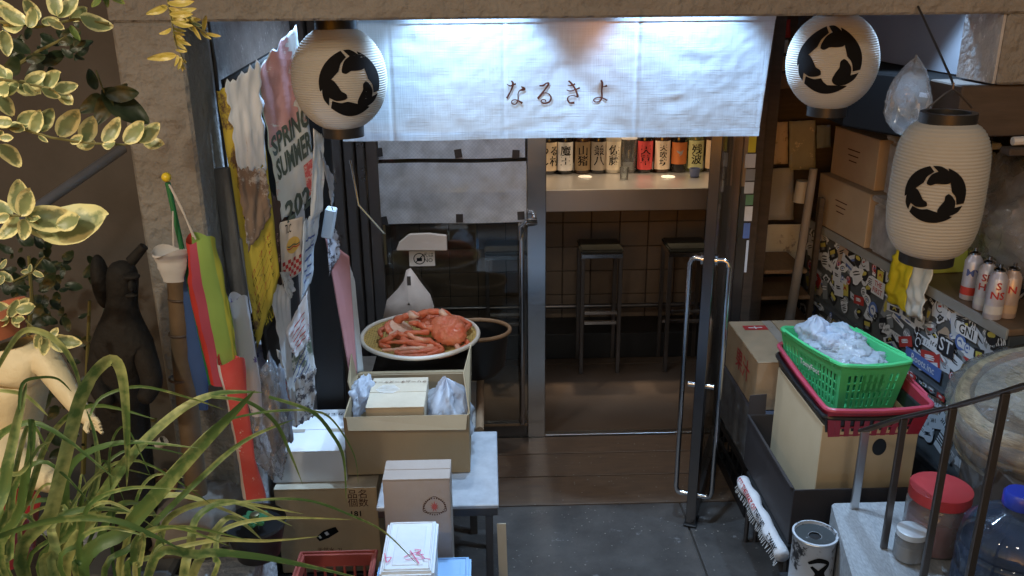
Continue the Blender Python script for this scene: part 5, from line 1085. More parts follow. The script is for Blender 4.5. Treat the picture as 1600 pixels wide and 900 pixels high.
def shop_basket(name, C_, rz, tilt, L_, W_, H_, m, label, words=None, rimm=None, contents=None, n1=15, n2=10):
    """shopping basket with real slots; L_ along local y"""
    t = thing(name, label, 'basket', C_); ROOT[t.name] = Matrix.Translation(C_) @ Matrix.Rotation(rz, 4, 'Z') @ Matrix.Rotation(tilt[0], 4, 'X') @ Matrix.Rotation(tilt[1], 4, 'Y'); t.matrix_world = ROOT[t.name]
    M = ROOT[t.name]; bw, bl = W_*.80, L_*.84
    def cor(z, th=0.):
        k = z/H_; w2 = (bw+(W_-bw)*k)/2-th; l2 = (bl+(L_-bl)*k)/2-th; return w2, l2
    def wall(side, u, z, th=0.):
        w2, l2 = cor(z, th); dip = 0
        if side in (0, 2): x = (-w2+2*w2*u); y = -l2 if side == 0 else l2
        else: y = (-l2+2*l2*u); x = -w2 if side == 1 else w2
        return M @ Vector((x, y, z))
    b = MB(); th = .003
    def panel(side, u0, u1, z0, z1):
        v = [wall(side, u0, z0), wall(side, u1, z0), wall(side, u1, z1), wall(side, u0, z1), wall(side, u0, z0, th), wall(side, u1, z0, th), wall(side, u1, z1, th), wall(side, u0, z1, th)]
        b.add(v, [(0, 1, 2, 3), (4, 7, 6, 5), (0, 4, 5, 1), (2, 6, 7, 3), (1, 5, 6, 2), (0, 3, 7, 4)])
    rows_ = 4; zb, zt = H_*.14, H_*.78
    for side in range(4):
        n = n1 if side in (1, 3) else n2
        panel(side, 0, 1, 0, zb); panel(side, 0, 1, zt, H_)
        for r in range(1, rows_): z = zb+(zt-zb)*r/rows_; panel(side, 0, 1, z-.003, z+.003)
        for r in range(rows_):
            z0 = zb+(zt-zb)*r/rows_+(.003 if r else 0); z1 = zb+(zt-zb)*(r+1)/rows_-(.003 if r < rows_-1 else 0)
            for i in range(n+1):
                uc = i/n; hw = .28/n; u0, u1 = max(0, uc-hw), min(1, uc+hw)
                if i in (0, n): u0, u1 = (0, .07) if i == 0 else (.93, 1)
                panel(side, u0, u1, z0, z1)
        if words and side in (1, 0): panel(side, .33, .70, H_*.42, H_*.78)
    w2, l2 = cor(0); b.add([M @ Vector(q) for q in ((-w2, -l2, 0), (w2, -l2, 0), (w2, l2, 0), (-w2, l2, 0), (-w2, -l2, .003), (w2, -l2, .003), (w2, l2, .003), (-w2, l2, .003))], [(0, 3, 2, 1), (4, 5, 6, 7)])
    b.build('basket_wall', m, t)
    rc = [(-1, -1), (1, -1), (1, 1), (-1, 1)]; pts = []
    for i, (sx, sy) in enumerate(rc):
        cx, cy = sx*(W_/2-.025), sy*(L_/2-.025); a0 = [pi, 1.5*pi, 0, .5*pi][i]
        for k in range(5): a = a0+k*pi/8; pts.append(M @ Vector((cx+.03*cos(a), cy+.03*sin(a), H_)))
        nx, ny = rc[(i+1) % 4]; 
        for k in (1, 2, 3): q = k/4; e = .008*sin(q*pi); x = cx+(nx*(W_/2-.025)-cx)*q; y = cy+(ny*(L_/2-.025)-cy)*q; x += sx*.03 if sx == nx else 0; y += sy*.03 if sy == ny else 0; pts.append(M @ Vector((x, y, H_-e)))
    MB().tube(pts, .0085, 8, closed=True).build('rim', rimm or m, t, smooth=True)
    for s_ in (-1, 1):   # folded handle lying on the rim
        hp = [M @ Vector((s_*(W_/2+.004), -L_*.40, H_-.012)), M @ Vector((s_*(W_/2+.012), -L_*.36, H_+.006)), M @ Vector((s_*(W_/2+.014), 0, H_+.002)), M @ Vector((s_*(W_/2+.012), L_*.36, H_+.006)), M @ Vector((s_*(W_/2+.004), L_*.40, H_-.012))]
        MB().tube(hp, .005, 8).build('handle', rimm or m, t, smooth=True)
    if words:
        f = lambda a, c, h=0.: M @ Vector((-cor(H_*.6+c)[0]-.0008-h, -a, H_*.6+c)); text(words, .030, f, WHITEINK, t, bold=.01)
    return t
GRN = mat('green_plastic', (.10, .62, .24), .35, col2=(.08, .54, .20), ns=6, amt=.5, trans=.15); RDP = mat('red_plastic', (.30, .02, .04), .3, col2=(.24, .018, .03), ns=6, amt=.5)
shop_basket('shopping_basket', Vector((1.262, 2.76, .555)), .0, (radians(1), radians(-1)), .50, .335, .205, BLACKP, 'black shopping basket nested under the red one in the tan box')
shop_basket('shopping_basket', Vector((1.268, 2.755, .592)), .0, (radians(2), radians(-1)), .51, .345, .205, RDP, 'dark red shopping basket nested in the black one in the tan box', rimm=mat('pink_red_rim', (.46, .06, .10), .3))
GC = Vector((1.262, 2.83, .672))
gb = shop_basket('shopping_basket', GC, radians(11), (radians(-3), radians(3)), .40, .27, .195, GRN, 'bright green shopping basket full of white plastic bags', words='TomyFoot', n1=17, n2=11)
for k, (dx, dy, dz, r, sd) in enumerate(((-.045, .11, .185, (.06, .065, .065), 3), (.035, .08, .185, (.07, .07, .045), 8), (.01, -.02, .172, (.085, .09, .04), 12), (.015, -.10, .168, (.08, .065, .033), 17), (-.03, .03, .182, (.065, .065, .04), 23))):
    d = Matrix.Rotation(radians(11), 3, 'Z') @ Vector((dx, dy, dz)); o = bag('plastic_bag', tuple(GC+d), r, ['crumpled white plastic bag standing highest at the far left of the green basket', 'white plastic bag at the back of the green basket heap', 'translucent white bag in the middle of the green basket heap', 'flat white plastic bag at the near right corner of the green basket', 'white plastic bag beside the raised far left one in the green basket'][k], BAGM if k != 2 else MILKY, sd, jag=.42, group='white bags in the green basket', top=.4 if k == 0 else None)

# landing block: railing, jars, jug, can, wrapped drum
def rail():
    t = thing('handrail', 'dark iron handrail with flat posts on the granite block at the lower right', 'railing', (1.4, 2.0, .5))
    tops = []
    for px, py, Y, zb_ in ((1352, 672, 2.36, .501), (1413, 652, 2.15, .501), (1490, 635, 1.95, .501), (1572, 612, 1.78, .501)):
        a = at(px, py, Y); tops.append(a); bar_w = .026 if px < 1400 else .020
        MB().box(a.x-bar_w/2, a.x+bar_w/2, Y-.006, Y+.006, zb_, a.z-.004).build('post', STEEL if px < 1400 else DSTEEL, t, bevel=.002)
    tops.append(at(1660, 585, 1.62)); tops = [tops[0]-(tops[1]-tops[0])*.06]+tops
    for a, c in zip(tops[:-1], tops[1:]): MB().bar(a, c+(c-a)*.01, .036, .009).build('top_bar', DSTEEL, t, bevel=.002)
rail()
def jar(px, py, z, r, h, lidc, label, body, glass=WRAP, name='jar', fill=None):
    p = fz(px, py, z); t = thing(name, label, 'jar', p)
    MB().lathe([(0, 0), (r-.01, 0), (r, .01), (r, h*.72), (r*.86, h*.82), (r*.86, h*.86)], p, 32).build('jar_body', glass, t, smooth=True)
    if fill: MB().lathe([(0, .004), (r*.9, .006), (r*.9, h*.55), (0, h*.55)], p, 24).build('contents', fill, t, smooth=True)
    MB().lathe([(r*.92, h*.80), (r*.98, h*.82), (r*.98, h*.99), (r*.93, h), (0, h)], p, 36).build('lid', lidc, t, smooth=True)
    return t
REDLID = mat('red_lid', (.50, .05, .055), .35, ns=20, amt=.3)
jar(1455, 850, .501, .088, .20, REDLID, 'clear plastic jar with a wide red screw lid behind the handrail', None, fill=mat('reddish_contents', (.25, .05, .05), .6))
jar(1418, 872, .501, .043, .10, mat('pale_lid', (.7, .72, .74), .3, .3), 'small clear jar with a white and metal lid between the rail posts', None, fill=mat('grey_contents', (.3, .3, .3), .6))
def jug():
    p = Vector((1.42, 2.0, .501)); p = fz(1562, 930, .501); t = thing('water_jug', 'large bluish clear water jug with a bright blue cap at the right edge', 'water jug', p)
    MB().lathe([(0, 0), (.115, .0), (.13, .015), (.13, .07), (.122, .08), (.13, .09), (.13, .15), (.122, .16), (.128, .17), (.12, .215), (.085, .25), (.045, .268), (.038, .275), (.036, .30)], p, 40).build('jug_body', film('blue_jug_plastic', (.62, .72, .85), .6, .06, bump=.3, bs=6, milky=.22, mcol=(.25, .33, .5)), t, smooth=True)
    MB().lathe([(0, .003), (.12, .004), (.122, .16), (0, .16)], p, 32).build('water', mat('dim_water', (.04, .055, .09), .1), t, smooth=True)
    MB().lathe([(.040, .288), (.042, .292), (.042, .322), (.036, .330), (0, .330)], p, 28).build('cap', mat('blue_cap', (.03, .06, .5), .3), t, smooth=True)
jug()
def can():
    p = at(1274, 832, 2.27); x, y = p.x, 2.27; z1 = p.z; z0 = z1-.2
    bx('can_stand', x-.075, x+.075, y-.075, y+.075, .001, z0-.001, BLACKP); tag(bpy.data.objects['can_stand'], 'black block under the printed tin at the bottom edge', 'stand')
    t = thing('printed_tin', 'white and black printed tin with a hole in its grey lid', 'tin', (x, y, z0)); r = .066
    MB().lathe([(0, 0), (r, 0), (r+.002, .004), (r, .008), (r, .19), (r+.003, .194), (r+.003, .199), (r-.003, .200), (r-.004, .190), (.02, .188)], (x, y, z0), 40).build('tin_wall', mat('tin_print', (.50, .52, .56), .4, col2=(.4, .4, .42), ns=5, amt=.6, spots=(12, .53, (.03, .03, .035))), t, smooth=True)
    MB().lathe([(0, .182), (.0205, .183)], (x, y, z0), 24).build('lid_hole', BLACK, t)
    MB().lathe([(.021, .1885), (r-.005, .1905)], (x, y, z0), 36).build('lid', mat('tin_lid', (.07, .08, .085), .4, .4, spots=(40, .62, (.4, .42, .45))), t, smooth=True)
    MB().tube([(x+(r+.001)*cos(a), y+(r+.001)*sin(a), z0+.195) for a in [2*pi*i/40 for i in range(40)]], .0035, 8, closed=True).build('lid_rim', STEEL, t, smooth=True)
    fn = lambda a, c, h=0.: Vector((x+(r+.0012+h)*sin(a/r-.1), y-(r+.0012+h)*cos(a/r-.1), z0+.10+c)); b = MB()
    stroke(b, [(-.03, .03), (0, .045), (.03, .03), (.01, .0), (.03, -.03)], [.008, .018, .01, .022, .008], fn); stroke(b, [(-.02, -.03), (0, -.005), (-.02, .02)], [.006, .016, .008], fn); b.build('black_figure', INK, t)
can()
def drum():
    c = Vector((1.735, 2.36, .735)); t = thing('wrapped_drum', 'straw coloured round barrel wrapped in clear plastic at the right edge', 'barrel', c); M = Matrix.Rotation(radians(12), 3, 'X') @ Matrix.Rotation(radians(-20), 3, 'Y')
    prof = [(0, 0), (.232, 0), (.245, .015), (.250, .08), (.250, .135), (.246, .165), (.236, .188), (.215, .205), (.195, .208), (.186, .200), (.182, .19), (0, .188)]
    MB().lathe(prof, c, 56, M=M).build('straw_body', mat('straw_wrap', (.40, .32, .20), .4, col2=(.16, .13, .09), ns=22, amt=1, bump=.8, bs=70, bd=.004, stretch=(1, 1, 6), spots=(5, .62, (.10, .12, .06))), t, smooth=True)
    for z in (.04, .12): MB().tube([c+M @ Vector((.254*cos(a), .254*sin(a), z)) for a in [2*pi*i/64 for i in range(64)]], .007, 8, closed=True).build('rope', mat('straw_rope', (.5, .38, .2), .8, bump=1, bs=90), t, smooth=True)
    def g(u, v):
        a = 2*pi*u; r = .262+.010*abs(sin(a*9+2*noise.noise(Vector((cos(a)*3, sin(a)*3, v*3)))))+.014*noise.noise(Vector((cos(a)*5, sin(a)*5, v*5))); z = -.06+.31*v
        if v > .75: r *= 1-(v-.75)*2.6
        return c+M @ Vector((r*cos(a), r*sin(a), z))
    MB().grid(g, 120, 20, wrap=True).build('clear_wrap', film('thin_wrap', (.96, .96, .96), .8, .1, bump=.8, bs=20, milky=.20), t, smooth='all')
    bx('low_stand', 1.50, 1.95, 2.11, 2.395, .502, .73, DWOOD); tag(bpy.data.objects['low_stand'], 'dark wooden stand under the wrapped barrel', 'stand')
drum()

# ------------------------------------------------------------------ left planting: statues, pots, foliage
DST = mat('dark_bronze_statue', (.020, .018, .016), .75, col2=(.008, .007, .006), ns=9, amt=.8, bump=1, bs=40, bd=.006, spec=.25, spots=(20, .66, (.05, .045, .04)))
def dark_statue():
    Y = 2.08; A = lambda px, py, dy=0.: at(px, py, Y+dy); base = at(190, 720, Y); base.z = .57
    t = thing('stone_statue', 'dark hooded statue standing in the shade beside the concrete pillar', 'statue', base)
    P = [A(192, 760), A(192, 700), A(192, 620), A(190, 560), A(188, 510), A(190, 478), A(192, 440), A(190, 405),  A(222, 540, -.02), A(240, 600, -.05), A(222, 630, -.10), A(158, 545, -.02), A(150, 600, -.04), A(170, 635, -.10)]
    E = [(i, i+1) for i in range(7)]+[(4, 8), (8, 9), (9, 10), (4, 11), (11, 12), (12, 13)]
    R_ = [.075, .078, .068, .062, .058, .034, .044, .036, .032, .030, .020, .030, .028, .020]
    P[0].z = .60; skin('statue_body', P, E, R_, DST, t)
    b = MB(); b.blob(A(158, 440, .03), (.022, .03, .072), 12); b.build('hood', DST, t, smooth=True)
    b = MB(); b.blob(A(205, 432, -.045), (.022, .018, .008), 10); b.blob(A(206, 447, -.055), (.008, .014, .016), 8); b.blob(A(205, 462, -.045), (.015, .008, .006), 8); b.build('face_relief', DST, t, smooth=True)
    MB().cyl(A(205, 408, -.02), A(225, 385, -.02), .014, .011).build('raised_horn', DST, t, smooth=True)
    MB().box(base.x-.12, base.x+.12, Y-.1, Y+.1, .563, .60).build('plinth', DWALL, t, bevel=.01)
dark_statue()
def cream_statue():
    Y = 1.5; A = lambda px, py, dy=0.: at(px, py, Y+dy); t = thing('cream_statue', 'cream painted plaster figure with bare torso and a terracotta pot for a head', 'statue', A(20, 740))
    m = mat('cream_plaster', (.66, .58, .38), .55, col2=(.55, .46, .28), ns=6, amt=.6, bump=.8, bs=24, bd=.008, spots=(16, .62, (.36, .29, .17)))
    P = [A(15, 690), A(25, 640), A(28, 590), A(30, 555), A(22, 535), A(70, 560, -.02), A(97, 600, -.05), A(118, 630, -.08), A(138, 655, -.10), A(150, 662, -.11), A(-30, 565), A(-50, 640, -.03), A(10, 720, -.08), A(48, 738, -.14), A(82, 752, -.18), A(100, 762, -.20)]
    E = [(0, 1), (1, 2), (2, 3), (3, 4), (3, 5), (5, 6), (6, 7), (7, 8), (8, 9), (3, 10), (10, 11), (0, 12), (12, 13), (13, 14), (14, 15)]
    R_ = [.055, (.062, .05), (.075, .058), (.060, .05), .034, .030, .024, .019, .014, .008, .03, .028, .040, .030, .022, .014]
    skin('figure_body', P, E, R_, m, t)
    for k in range(4): c = A(150+k*1.5, 655+k*5, -.11); MB().tube([A(143, 655+k*4, -.105), c, c+Vector((.008, -.006, -.006))], [.005, .0045, .003], 8).build('finger', m, t, smooth=True)
    MB().tube([A(138, 660, -.11), A(134, 670, -.12), A(138, 676, -.125)], [.006, .005, .003], 8).build('thumb', m, t, smooth=True)
    pp = thing('terracotta_pot', 'terracotta pot with small variegated leaves resting on the cream figure', 'plant pot', A(15, 520)); TC = mat('terracotta', (.36, .12, .06), .7, col2=(.28, .09, .045), ns=9, bump=.2)
    c = A(10, 523); MB().lathe([(0, 0), (.035, 0), (.050, .035), (.056, .038), (.056, .052), (.050, .052), (.046, .03), (0, .03)], c, 36, M=Matrix.Rotation(radians(-15), 3, 'Y')).build('pot_wall', TC, pp, smooth=True)
    t3 = thing('red_cushion', 'red pot half hidden under the leaves at the lower left', 'pot', A(10, 860)); MB().lathe([(0, 0), (.06, 0), (.085, .10), (.09, .11), (.08, .115), (0, .1)], A(5, 870, .05), 36).build('pot_wall', mat('red_glaze', (.35, .03, .03), .3), t3, smooth=True)
cream_statue()
def bed_things():
    t = thing('bamboo_post', 'short brown bamboo post beside the hanging windsocks', 'post', (at(282, 640, 2.16).x, 2.16, .56))
    P = [at(290, 680, 2.16), at(286, 560, 2.16), at(278, 430, 2.16)]; P[0].z = .57; b = MB().tube(P, [.030, .029, .028], 20); b.build('bamboo_tube', BAMB, t, smooth=True)
    for py in (465, 520, 590): c = at(283, py, 2.16); MB().tube([c+Vector((.0305*cos(a), .0305*sin(a), 0)) for a in [2*pi*i/24 for i in range(24)]], .0035, 6, closed=True).build('node_ring', DWOOD, t, smooth=True)
    c = fz(300, 790, .70); t = thing('stone_slab', 'rounded brown grey stone carrying the small clay pot', 'stone', (c.x, c.y, .57))
    def g(u, v):
        a = 2*pi*u; ph = pi*v; p = Vector((cos(a)*sin(ph), sin(a)*sin(ph), cos(ph))); e = lambda q: math.copysign(abs(q)**.55, q); k = 1+.16*noise.noise(p*2.2); return Vector((c.x+e(p.x)*.115*k, c.y+e(p.y)*.12*k, .66+e(p.z)*.075*(1+.2*noise.noise(p*3))))
    MB().grid(g, 40, 20, wrap=True).build('stone_body', mat('river_stone', (.22, .19, .16), .7, col2=(.12, .1, .085), ns=7, amt=.8, bump=.4, bs=25, bd=.006), t, smooth='all')
    c = fz(268, 768, .735); t = thing('clay_pot', 'small round orange clay pot tipped on the stone', 'pot', c); M = Matrix.Rotation(radians(-28), 3, 'Y')
    MB().lathe([(0, -.002), (.018, .0), (.032, .016), (.036, .034), (.031, .052), (.024, .058), (.026, .064), (.021, .063), (.02, .055), (.026, .04), (0, .02)], c, 32, M=M).build('pot_wall', mat('orange_clay', (.42, .21, .10), .6, col2=(.3, .15, .07), ns=20, bump=.5, bs=50), t, smooth=True)
    c = fz(246, 697, .74); t = thing('white_cup', 'small white cup lying behind the clay pot', 'cup', c); MB().lathe([(0, 0), (.013, 0), (.018, .03), (.0165, .03), (.012, .004), (0, .004)], c, 24, M=Matrix.Rotation(.9, 3, 'Y')).build('cup_wall', mat('cup_glaze', (.6, .58, .54), .3), t, smooth=True)
    p = at(398, 812, 2.12); x, y, z = p.x, 2.12, p.z
    t = thing('black_bucket', 'black bucket with a green hand wheel on top below the red windsock', 'bucket', (x, y, .561))
    MB().lathe([(0, .561), (.06, .561), (.085, z-.012), (.088, z-.010), (.086, z-.002), (.078, z-.02), (0, z-.03)], (x, y, 0), 36).build('bucket_wall', BLACKP, t, smooth=True)
    GW = mat('green_cast', (.07, .26, .12), .35, col2=(.04, .16, .07), ns=30, spots=(40, .68, (.3, .32, .28)))
    wh = []
    for i in range(64): a = 2*pi*i/64; r = .036+.0055*cos(a*8); wh.append((x+.005+r*cos(a), y-.01+r*sin(a)))
    MB().prism(wh, lambda a, b_, h: Vector((a, b_, h)), z+.004, z+.018).build('hand_wheel', GW, t, bevel=.003, seg=2)
    MB().lathe([(0, .019), (.013, .018), (.013, .026), (.009, .028), (0, .028)], (x+.005, y-.01, z), 24).build('wheel_hub', mat('worn_brass', (.35, .3, .18), .35, .8), t, smooth=True)
    MB().cyl((x+.005, y-.01, z-.03), (x+.005, y-.01, z+.003), .008).build('spindle', DSTEEL, t, smooth=True)
    o = MB().cyl(at(-30, 385, 1.9), at(192, 232, 2.3), .013, .013, 14).build('diagonal_pipe', mat('grey_pipe', (.22, .22, .24), .35, .6), smooth=True); tag(o, 'grey metal pipe slanting behind the variegated leaves at the upper left', 'pipe')
    o = bag('clear_umbrella_bag', tuple(at(415, 660, 2.30)), (.045, .05, .16), 'crumpled clear plastic bag standing at the foot of the posters', WRAP, 41, 'plastic bag', jag=.5)
    o = bag('wrapped_bundle', tuple(at(432, 640, 2.36)), (.03, .04, .14), 'crumpled pale paper inside the clear bag at the foot of the posters', mat('dim_paper', (.3, .32, .36), .7, col2=(.1, .1, .13), ns=12, amt=1), 42, 'paper', jag=.5)
bed_things()

# leaves ------------------------------------------------------------
def leaf_mat(name, green, edge, lo=.62, hi=.80, trans=.3, rough=.4):
    m = bpy.data.materials.new(name); m.use_nodes = True; n = m.node_tree.nodes; L = m.node_tree.links; b = n['Principled BSDF']
    at_ = n.new('ShaderNodeAttribute'); at_.attribute_name = 'edge'; tc = n.new('ShaderNodeTexCoord'); no = n.new('ShaderNodeTexNoise'); no.inputs['Scale'].default_value = 5 if name != 'strap_leaf' else 60; no.inputs['Detail'].default_value = 6; L.new(tc.outputs['Object'], no.inputs[0])
    oi = n.new('ShaderNodeObjectInfo')
    ma = n.new('ShaderNodeMath'); ma.operation = 'MULTIPLY_ADD'; L.new(no.outputs[0], ma.inputs[0]); ma.inputs[1].default_value = 1.1; ma.inputs[2].default_value = -.55
    ad = n.new('ShaderNodeMath'); ad.operation = 'ADD'; L.new(at_.outputs['Fac'], ad.inputs[0]); L.new(ma.outputs[0], ad.inputs[1])
    r2 = n.new('ShaderNodeMath'); r2.operation = 'MULTIPLY_ADD'; L.new(oi.outputs['Random'], r2.inputs[0]); r2.inputs[1].default_value = .22; r2.inputs[2].default_value = -.08
    a2 = n.new('ShaderNodeMath'); a2.operation = 'ADD'; L.new(ad.outputs[0], a2.inputs[0]); L.new(r2.outputs[0], a2.inputs[1])
    cr = n.new('ShaderNodeValToRGB'); cr.color_ramp.elements[0].position = lo; cr.color_ramp.elements[1].position = hi; cr.color_ramp.elements[0].color = (*green, 1); cr.color_ramp.elements[1].color = (*edge, 1); L.new(a2.outputs[0], cr.inputs[0])
    L.new(cr.outputs[0], b.inputs['Base Color']); b.inputs['Roughness'].default_value = rough
    bp = n.new('ShaderNodeBump'); bp.inputs['Strength'].default_value = .4; bp.inputs['Distance'].default_value = .002; L.new(no.outputs[0], bp.inputs['Height']); L.new(bp.outputs[0], b.inputs['Normal'])
    t = n.new('ShaderNodeBsdfTranslucent'); L.new(cr.outputs[0], t.inputs[0]); mx = n.new('ShaderNodeMixShader'); mx.inputs[0].default_value = trans; L.new(b.outputs[0], mx.inputs[1]); L.new(t.outputs[0], mx.inputs[2]); L.new(mx.outputs[0], n['Material Output'].inputs[0]); return m
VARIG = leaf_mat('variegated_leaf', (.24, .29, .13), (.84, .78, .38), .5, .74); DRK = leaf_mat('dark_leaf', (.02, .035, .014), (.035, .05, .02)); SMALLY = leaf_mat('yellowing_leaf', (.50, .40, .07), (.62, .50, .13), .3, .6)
def leaf_mesh(name, m, L_=1., W_=.52, curl=.12, fold=.10, seed=0):
    nu, nv = 8, 12; b = MB()
    prof = lambda v: max(0.02, sin(pi*min(1, v**.8*.98+.01))**.62)*W_/2*(1+.07*noise.noise(Vector((v*4, seed, 0))))
    b.grid(lambda u, v: Vector(((2*u-1)*prof(v), v*L_, curl*sin(v*pi)*-.6+curl*v*v*-.5+fold*abs(2*u-1)**1.5*W_+.02*noise.noise(Vector((u*4, v*5, seed))))), nu, nv)
    o = b.build(name, m, smooth='all'); me = o.data; a = me.attributes.new('edge', 'FLOAT', 'POINT')
    for j in range(nv+1):
        for i in range(nu+1): a.data[j*(nu+1)+i].value = max(abs(2*i/nu-1), (j/nv)**3*.95, (1-j/nv)**8*.7)
    bpy.data.objects.remove(o); return me
LM = [leaf_mesh('variegated_leaf', VARIG, 1, .50+.04*k, .10+.05*k, .10, k) for k in range(4)]
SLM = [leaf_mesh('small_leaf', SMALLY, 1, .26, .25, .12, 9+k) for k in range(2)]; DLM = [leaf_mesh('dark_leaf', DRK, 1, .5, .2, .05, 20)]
rl = random.Random(5)
def put_leaf(parent, meshes, base, d, face, size, name='leaf'):
    d = d.normalized(); n = (face-d*face.dot(d)).normalized(); x = d.cross(n)
    o = bpy.data.objects.new(name, rl.choice(meshes)); COL.objects.link(o); o.parent = parent
    M = Matrix((x, d, n)).transposed().to_4x4(); M = Matrix.Translation(base) @ M @ Matrix.Diagonal((size, size, size, 1)); o.matrix_local = rootmat(parent).inverted() @ M; return o
def branch(label, pxpts, Y, leaves, name='variegated_branch', meshes=None, stem_r=.0022, sm=None, group=None, face=None, cat='plant'):
    pts = [at(a, c, Y+(dy[0] if dy else 0)) for a, c, *dy in pxpts]; t = thing(name, label, cat, pts[0], 0, group)
    MB().tube(pts, [stem_r*(1-.6*i/len(pts)) for i in range(len(pts))], 6).build('stem', sm or mat('leaf_stem', (.14, .13, .04), .6), t, smooth=True)
    for a, c, tx, ty, *r in leaves:
        dy = r[0] if r else rl.uniform(-.02, .02); p0 = at(a, c, Y+dy); p1 = at(tx, ty, Y+dy+rl.uniform(-.015, .015)); d = p1-p0
        fc = face or (EYE-p0).normalized()+Vector((rl.uniform(-.45, .45), 0, rl.uniform(.0, .7))); put_leaf(t, meshes or LM, p0, d, fc, d.length)
    return t
branch('variegated branch with big rounded leaves in the top left corner', [(-30, 30), (60, 42), (120, 30), (170, 36)], 1.0, [(30, 35, -15, -5), (35, 40, 5, 20), (40, 38, -5, 8), (45, 42, 50, 12), (90, 25, 78, -20), (92, 28, 120, -12), (110, 30, 135, 12), (125, 27, 178, 40), (75, 30, 100, 45), (40, 38, 2, 38), (5, 48, 12, 88), (8, 50, -12, 70), (60, 32, 38, -2), (65, 35, 92, 30)], group='variegated branches at the upper left')
branch('variegated branch with narrow leaves below the top corner branch', [(-30, 120), (30, 128), (65, 136), (100, 145)], 1.02, [(20, 128, -20, 110), (30, 130, 0, 150), (40, 130, 70, 112), (62, 136, 92, 112), (85, 140, 122, 132), (65, 138, 95, 152), (92, 142, 112, 162), (15, 135, -15, 145), (35, 132, 58, 148), (25, 130, 62, 143), (10, 120, -20, 95), (0, 150, 22, 182), (48, 132, 40, 150)], group='variegated branches at the upper left')
branch('long variegated branch with upright leaf pairs reaching toward the pillar', [(-30, 195), (40, 203), (80, 215), (140, 224), (195, 226), (235, 220)], 1.05, [(50, 208, 62, 172, 0), (28, 190, 60, 176), (92, 212, 122, 172), (60, 205, 82, 170), (132, 222, 145, 183), (162, 222, 185, 183), (195, 222, 222, 190), (218, 222, 248, 192), (225, 222, 255, 224), (40, 200, 38, 180), (150, 224, 118, 226), (180, 226, 158, 224), (60, 212, 75, 222), (20, 192, -15, 188), (15, 195, 38, 203), (5, 205, -20, 225), (0, 215, 20, 215), (0, 225, 32, 262), (0, 235, 10, 238), (110, 222, 128, 212)], group='variegated branches at the upper left')
branch('variegated sprig with long leaves pointing right in front of the slanting pipe', [(-30, 330), (10, 336), (45, 338), (60, 350)], 1.05, [(30, 335, 28, 280), (33, 336, 45, 295), (20, 335, -20, 310), (15, 337, -15, 345), (42, 338, 118, 342, 0), (60, 360, 162, 330), (40, 340, 88, 372), (38, 342, 35, 376), (30, 338, -5, 372), (90, 352, 120, 338), (45, 342, 62, 340)], group='variegated branches at the upper left')
branch('yellow leafed hanging twig with small paired leaflets against the pillar', [(258, -20), (268, 30), (275, 70), (290, 100)], 1.15, [(262, 10, 225, 22), (264, 18, 305, 12), (262, 5, 300, 0), (266, 26, 310, 28), (268, 34, 300, 38), (268, 45, 246, 52), (270, 44, 292, 48), (270, 56, 298, 70), (272, 62, 292, 78), (274, 78, 292, 80), (276, 86, 228, 92), (278, 86, 272, 102), (282, 92, 292, 110), (284, 92, 278, 108), (262, -5, 290, -8), (264, 12, 288, 20), (265, 22, 298, 22), (268, 30, 294, 30), (262, 14, 250, 8), (276, 88, 290, 96), (280, 90, 286, 112), (270, 50, 290, 55), (270, 52, 288, 62)], meshes=SLM, name='yellow_twig', stem_r=.0015)
branch('short yellow side twig with a broad leaf beside the hanging twig', [(270, 15), (300, 38), (325, 52)], 1.15, [(318, 48, 322, 26), (300, 40, 314, 62), (322, 52, 345, 56), (312, 48, 330, 60), (290, 30, 306, 50), (300, 36, 316, 40), (282, 20, 300, 28)], meshes=SLM+[LM[0]], name='yellow_twig', stem_r=.0015)
branch('variegated sprig growing from the terracotta pot on the cream figure', [(10, 505), (18, 490), (30, 480)], 1.47, [(15, 495, 28, 468), (22, 488, 45, 466), (26, 484, 52, 478), (18, 492, -8, 472), (15, 498, 0, 510), (20, 495, 30, 512), (12, 500, -10, 490), (20, 500, 38, 498)], name='variegated_sprig')
branch('variegated sprig hanging over the shoulder of the cream figure', [(40, 500), (60, 520), (80, 530)], 1.42, [(62, 522, 55, 545), (70, 524, 68, 556), (78, 528, 90, 512), (82, 530, 100, 524), (85, 532, 128, 536), (80, 530, 98, 550), (74, 528, 62, 515)], name='variegated_sprig')
branch('dim variegated sprig in the shade above the cream figure', [(20, 440), (50, 425), (70, 400)], 1.8, [(46, 425, 48, 412), (50, 424, 32, 425), (52, 425, 68, 432), (0, 420, 10, 405), (0, 425, 20, 440), (5, 430, 0, 445), (48, 422, 60, 428)], name='variegated_sprig')
lv = []
for k in range(60): a, c = rl.uniform(-20, 110), rl.uniform(380, 500); lv.append((a, c, a+rl.uniform(-28, 28), c+rl.uniform(-26, 26), rl.uniform(-.15, .15)))
branch('mass of dark leaves in the shade behind the cream figure', [(40, 560), (50, 470), (45, 400)], 2.0, lv, name='dark_shrub_or_shade', meshes=DLM, stem_r=.006)
branch('large dark leaf bunch in front of the grey wall at the upper left', [(150, 110), (165, 150), (190, 160)], 1.9, [(160, 140, 232, 190, 0), (170, 145, 148, 195), (175, 150, 198, 130), (150, 140, 140, 108), (165, 148, 215, 145), (160, 150, 120, 175)], name='dark_shrub_or_shade', meshes=DLM)
lv = []
for k in range(95): a, c = rl.uniform(30, 245), rl.uniform(400, 720); lv.append((a, c, a+rl.uniform(-30, 30), c+rl.uniform(-28, 28), rl.uniform(-.06, .10)))
branch('dense dark leaves put in for the shade on the wall behind the dark statue', [(130, 740), (135, 600), (140, 470)], 2.42, lv, name='dark_shrub_or_shade', meshes=DLM, stem_r=.008)  # leaf mass added in place of the dark shade on the wall
lv = []
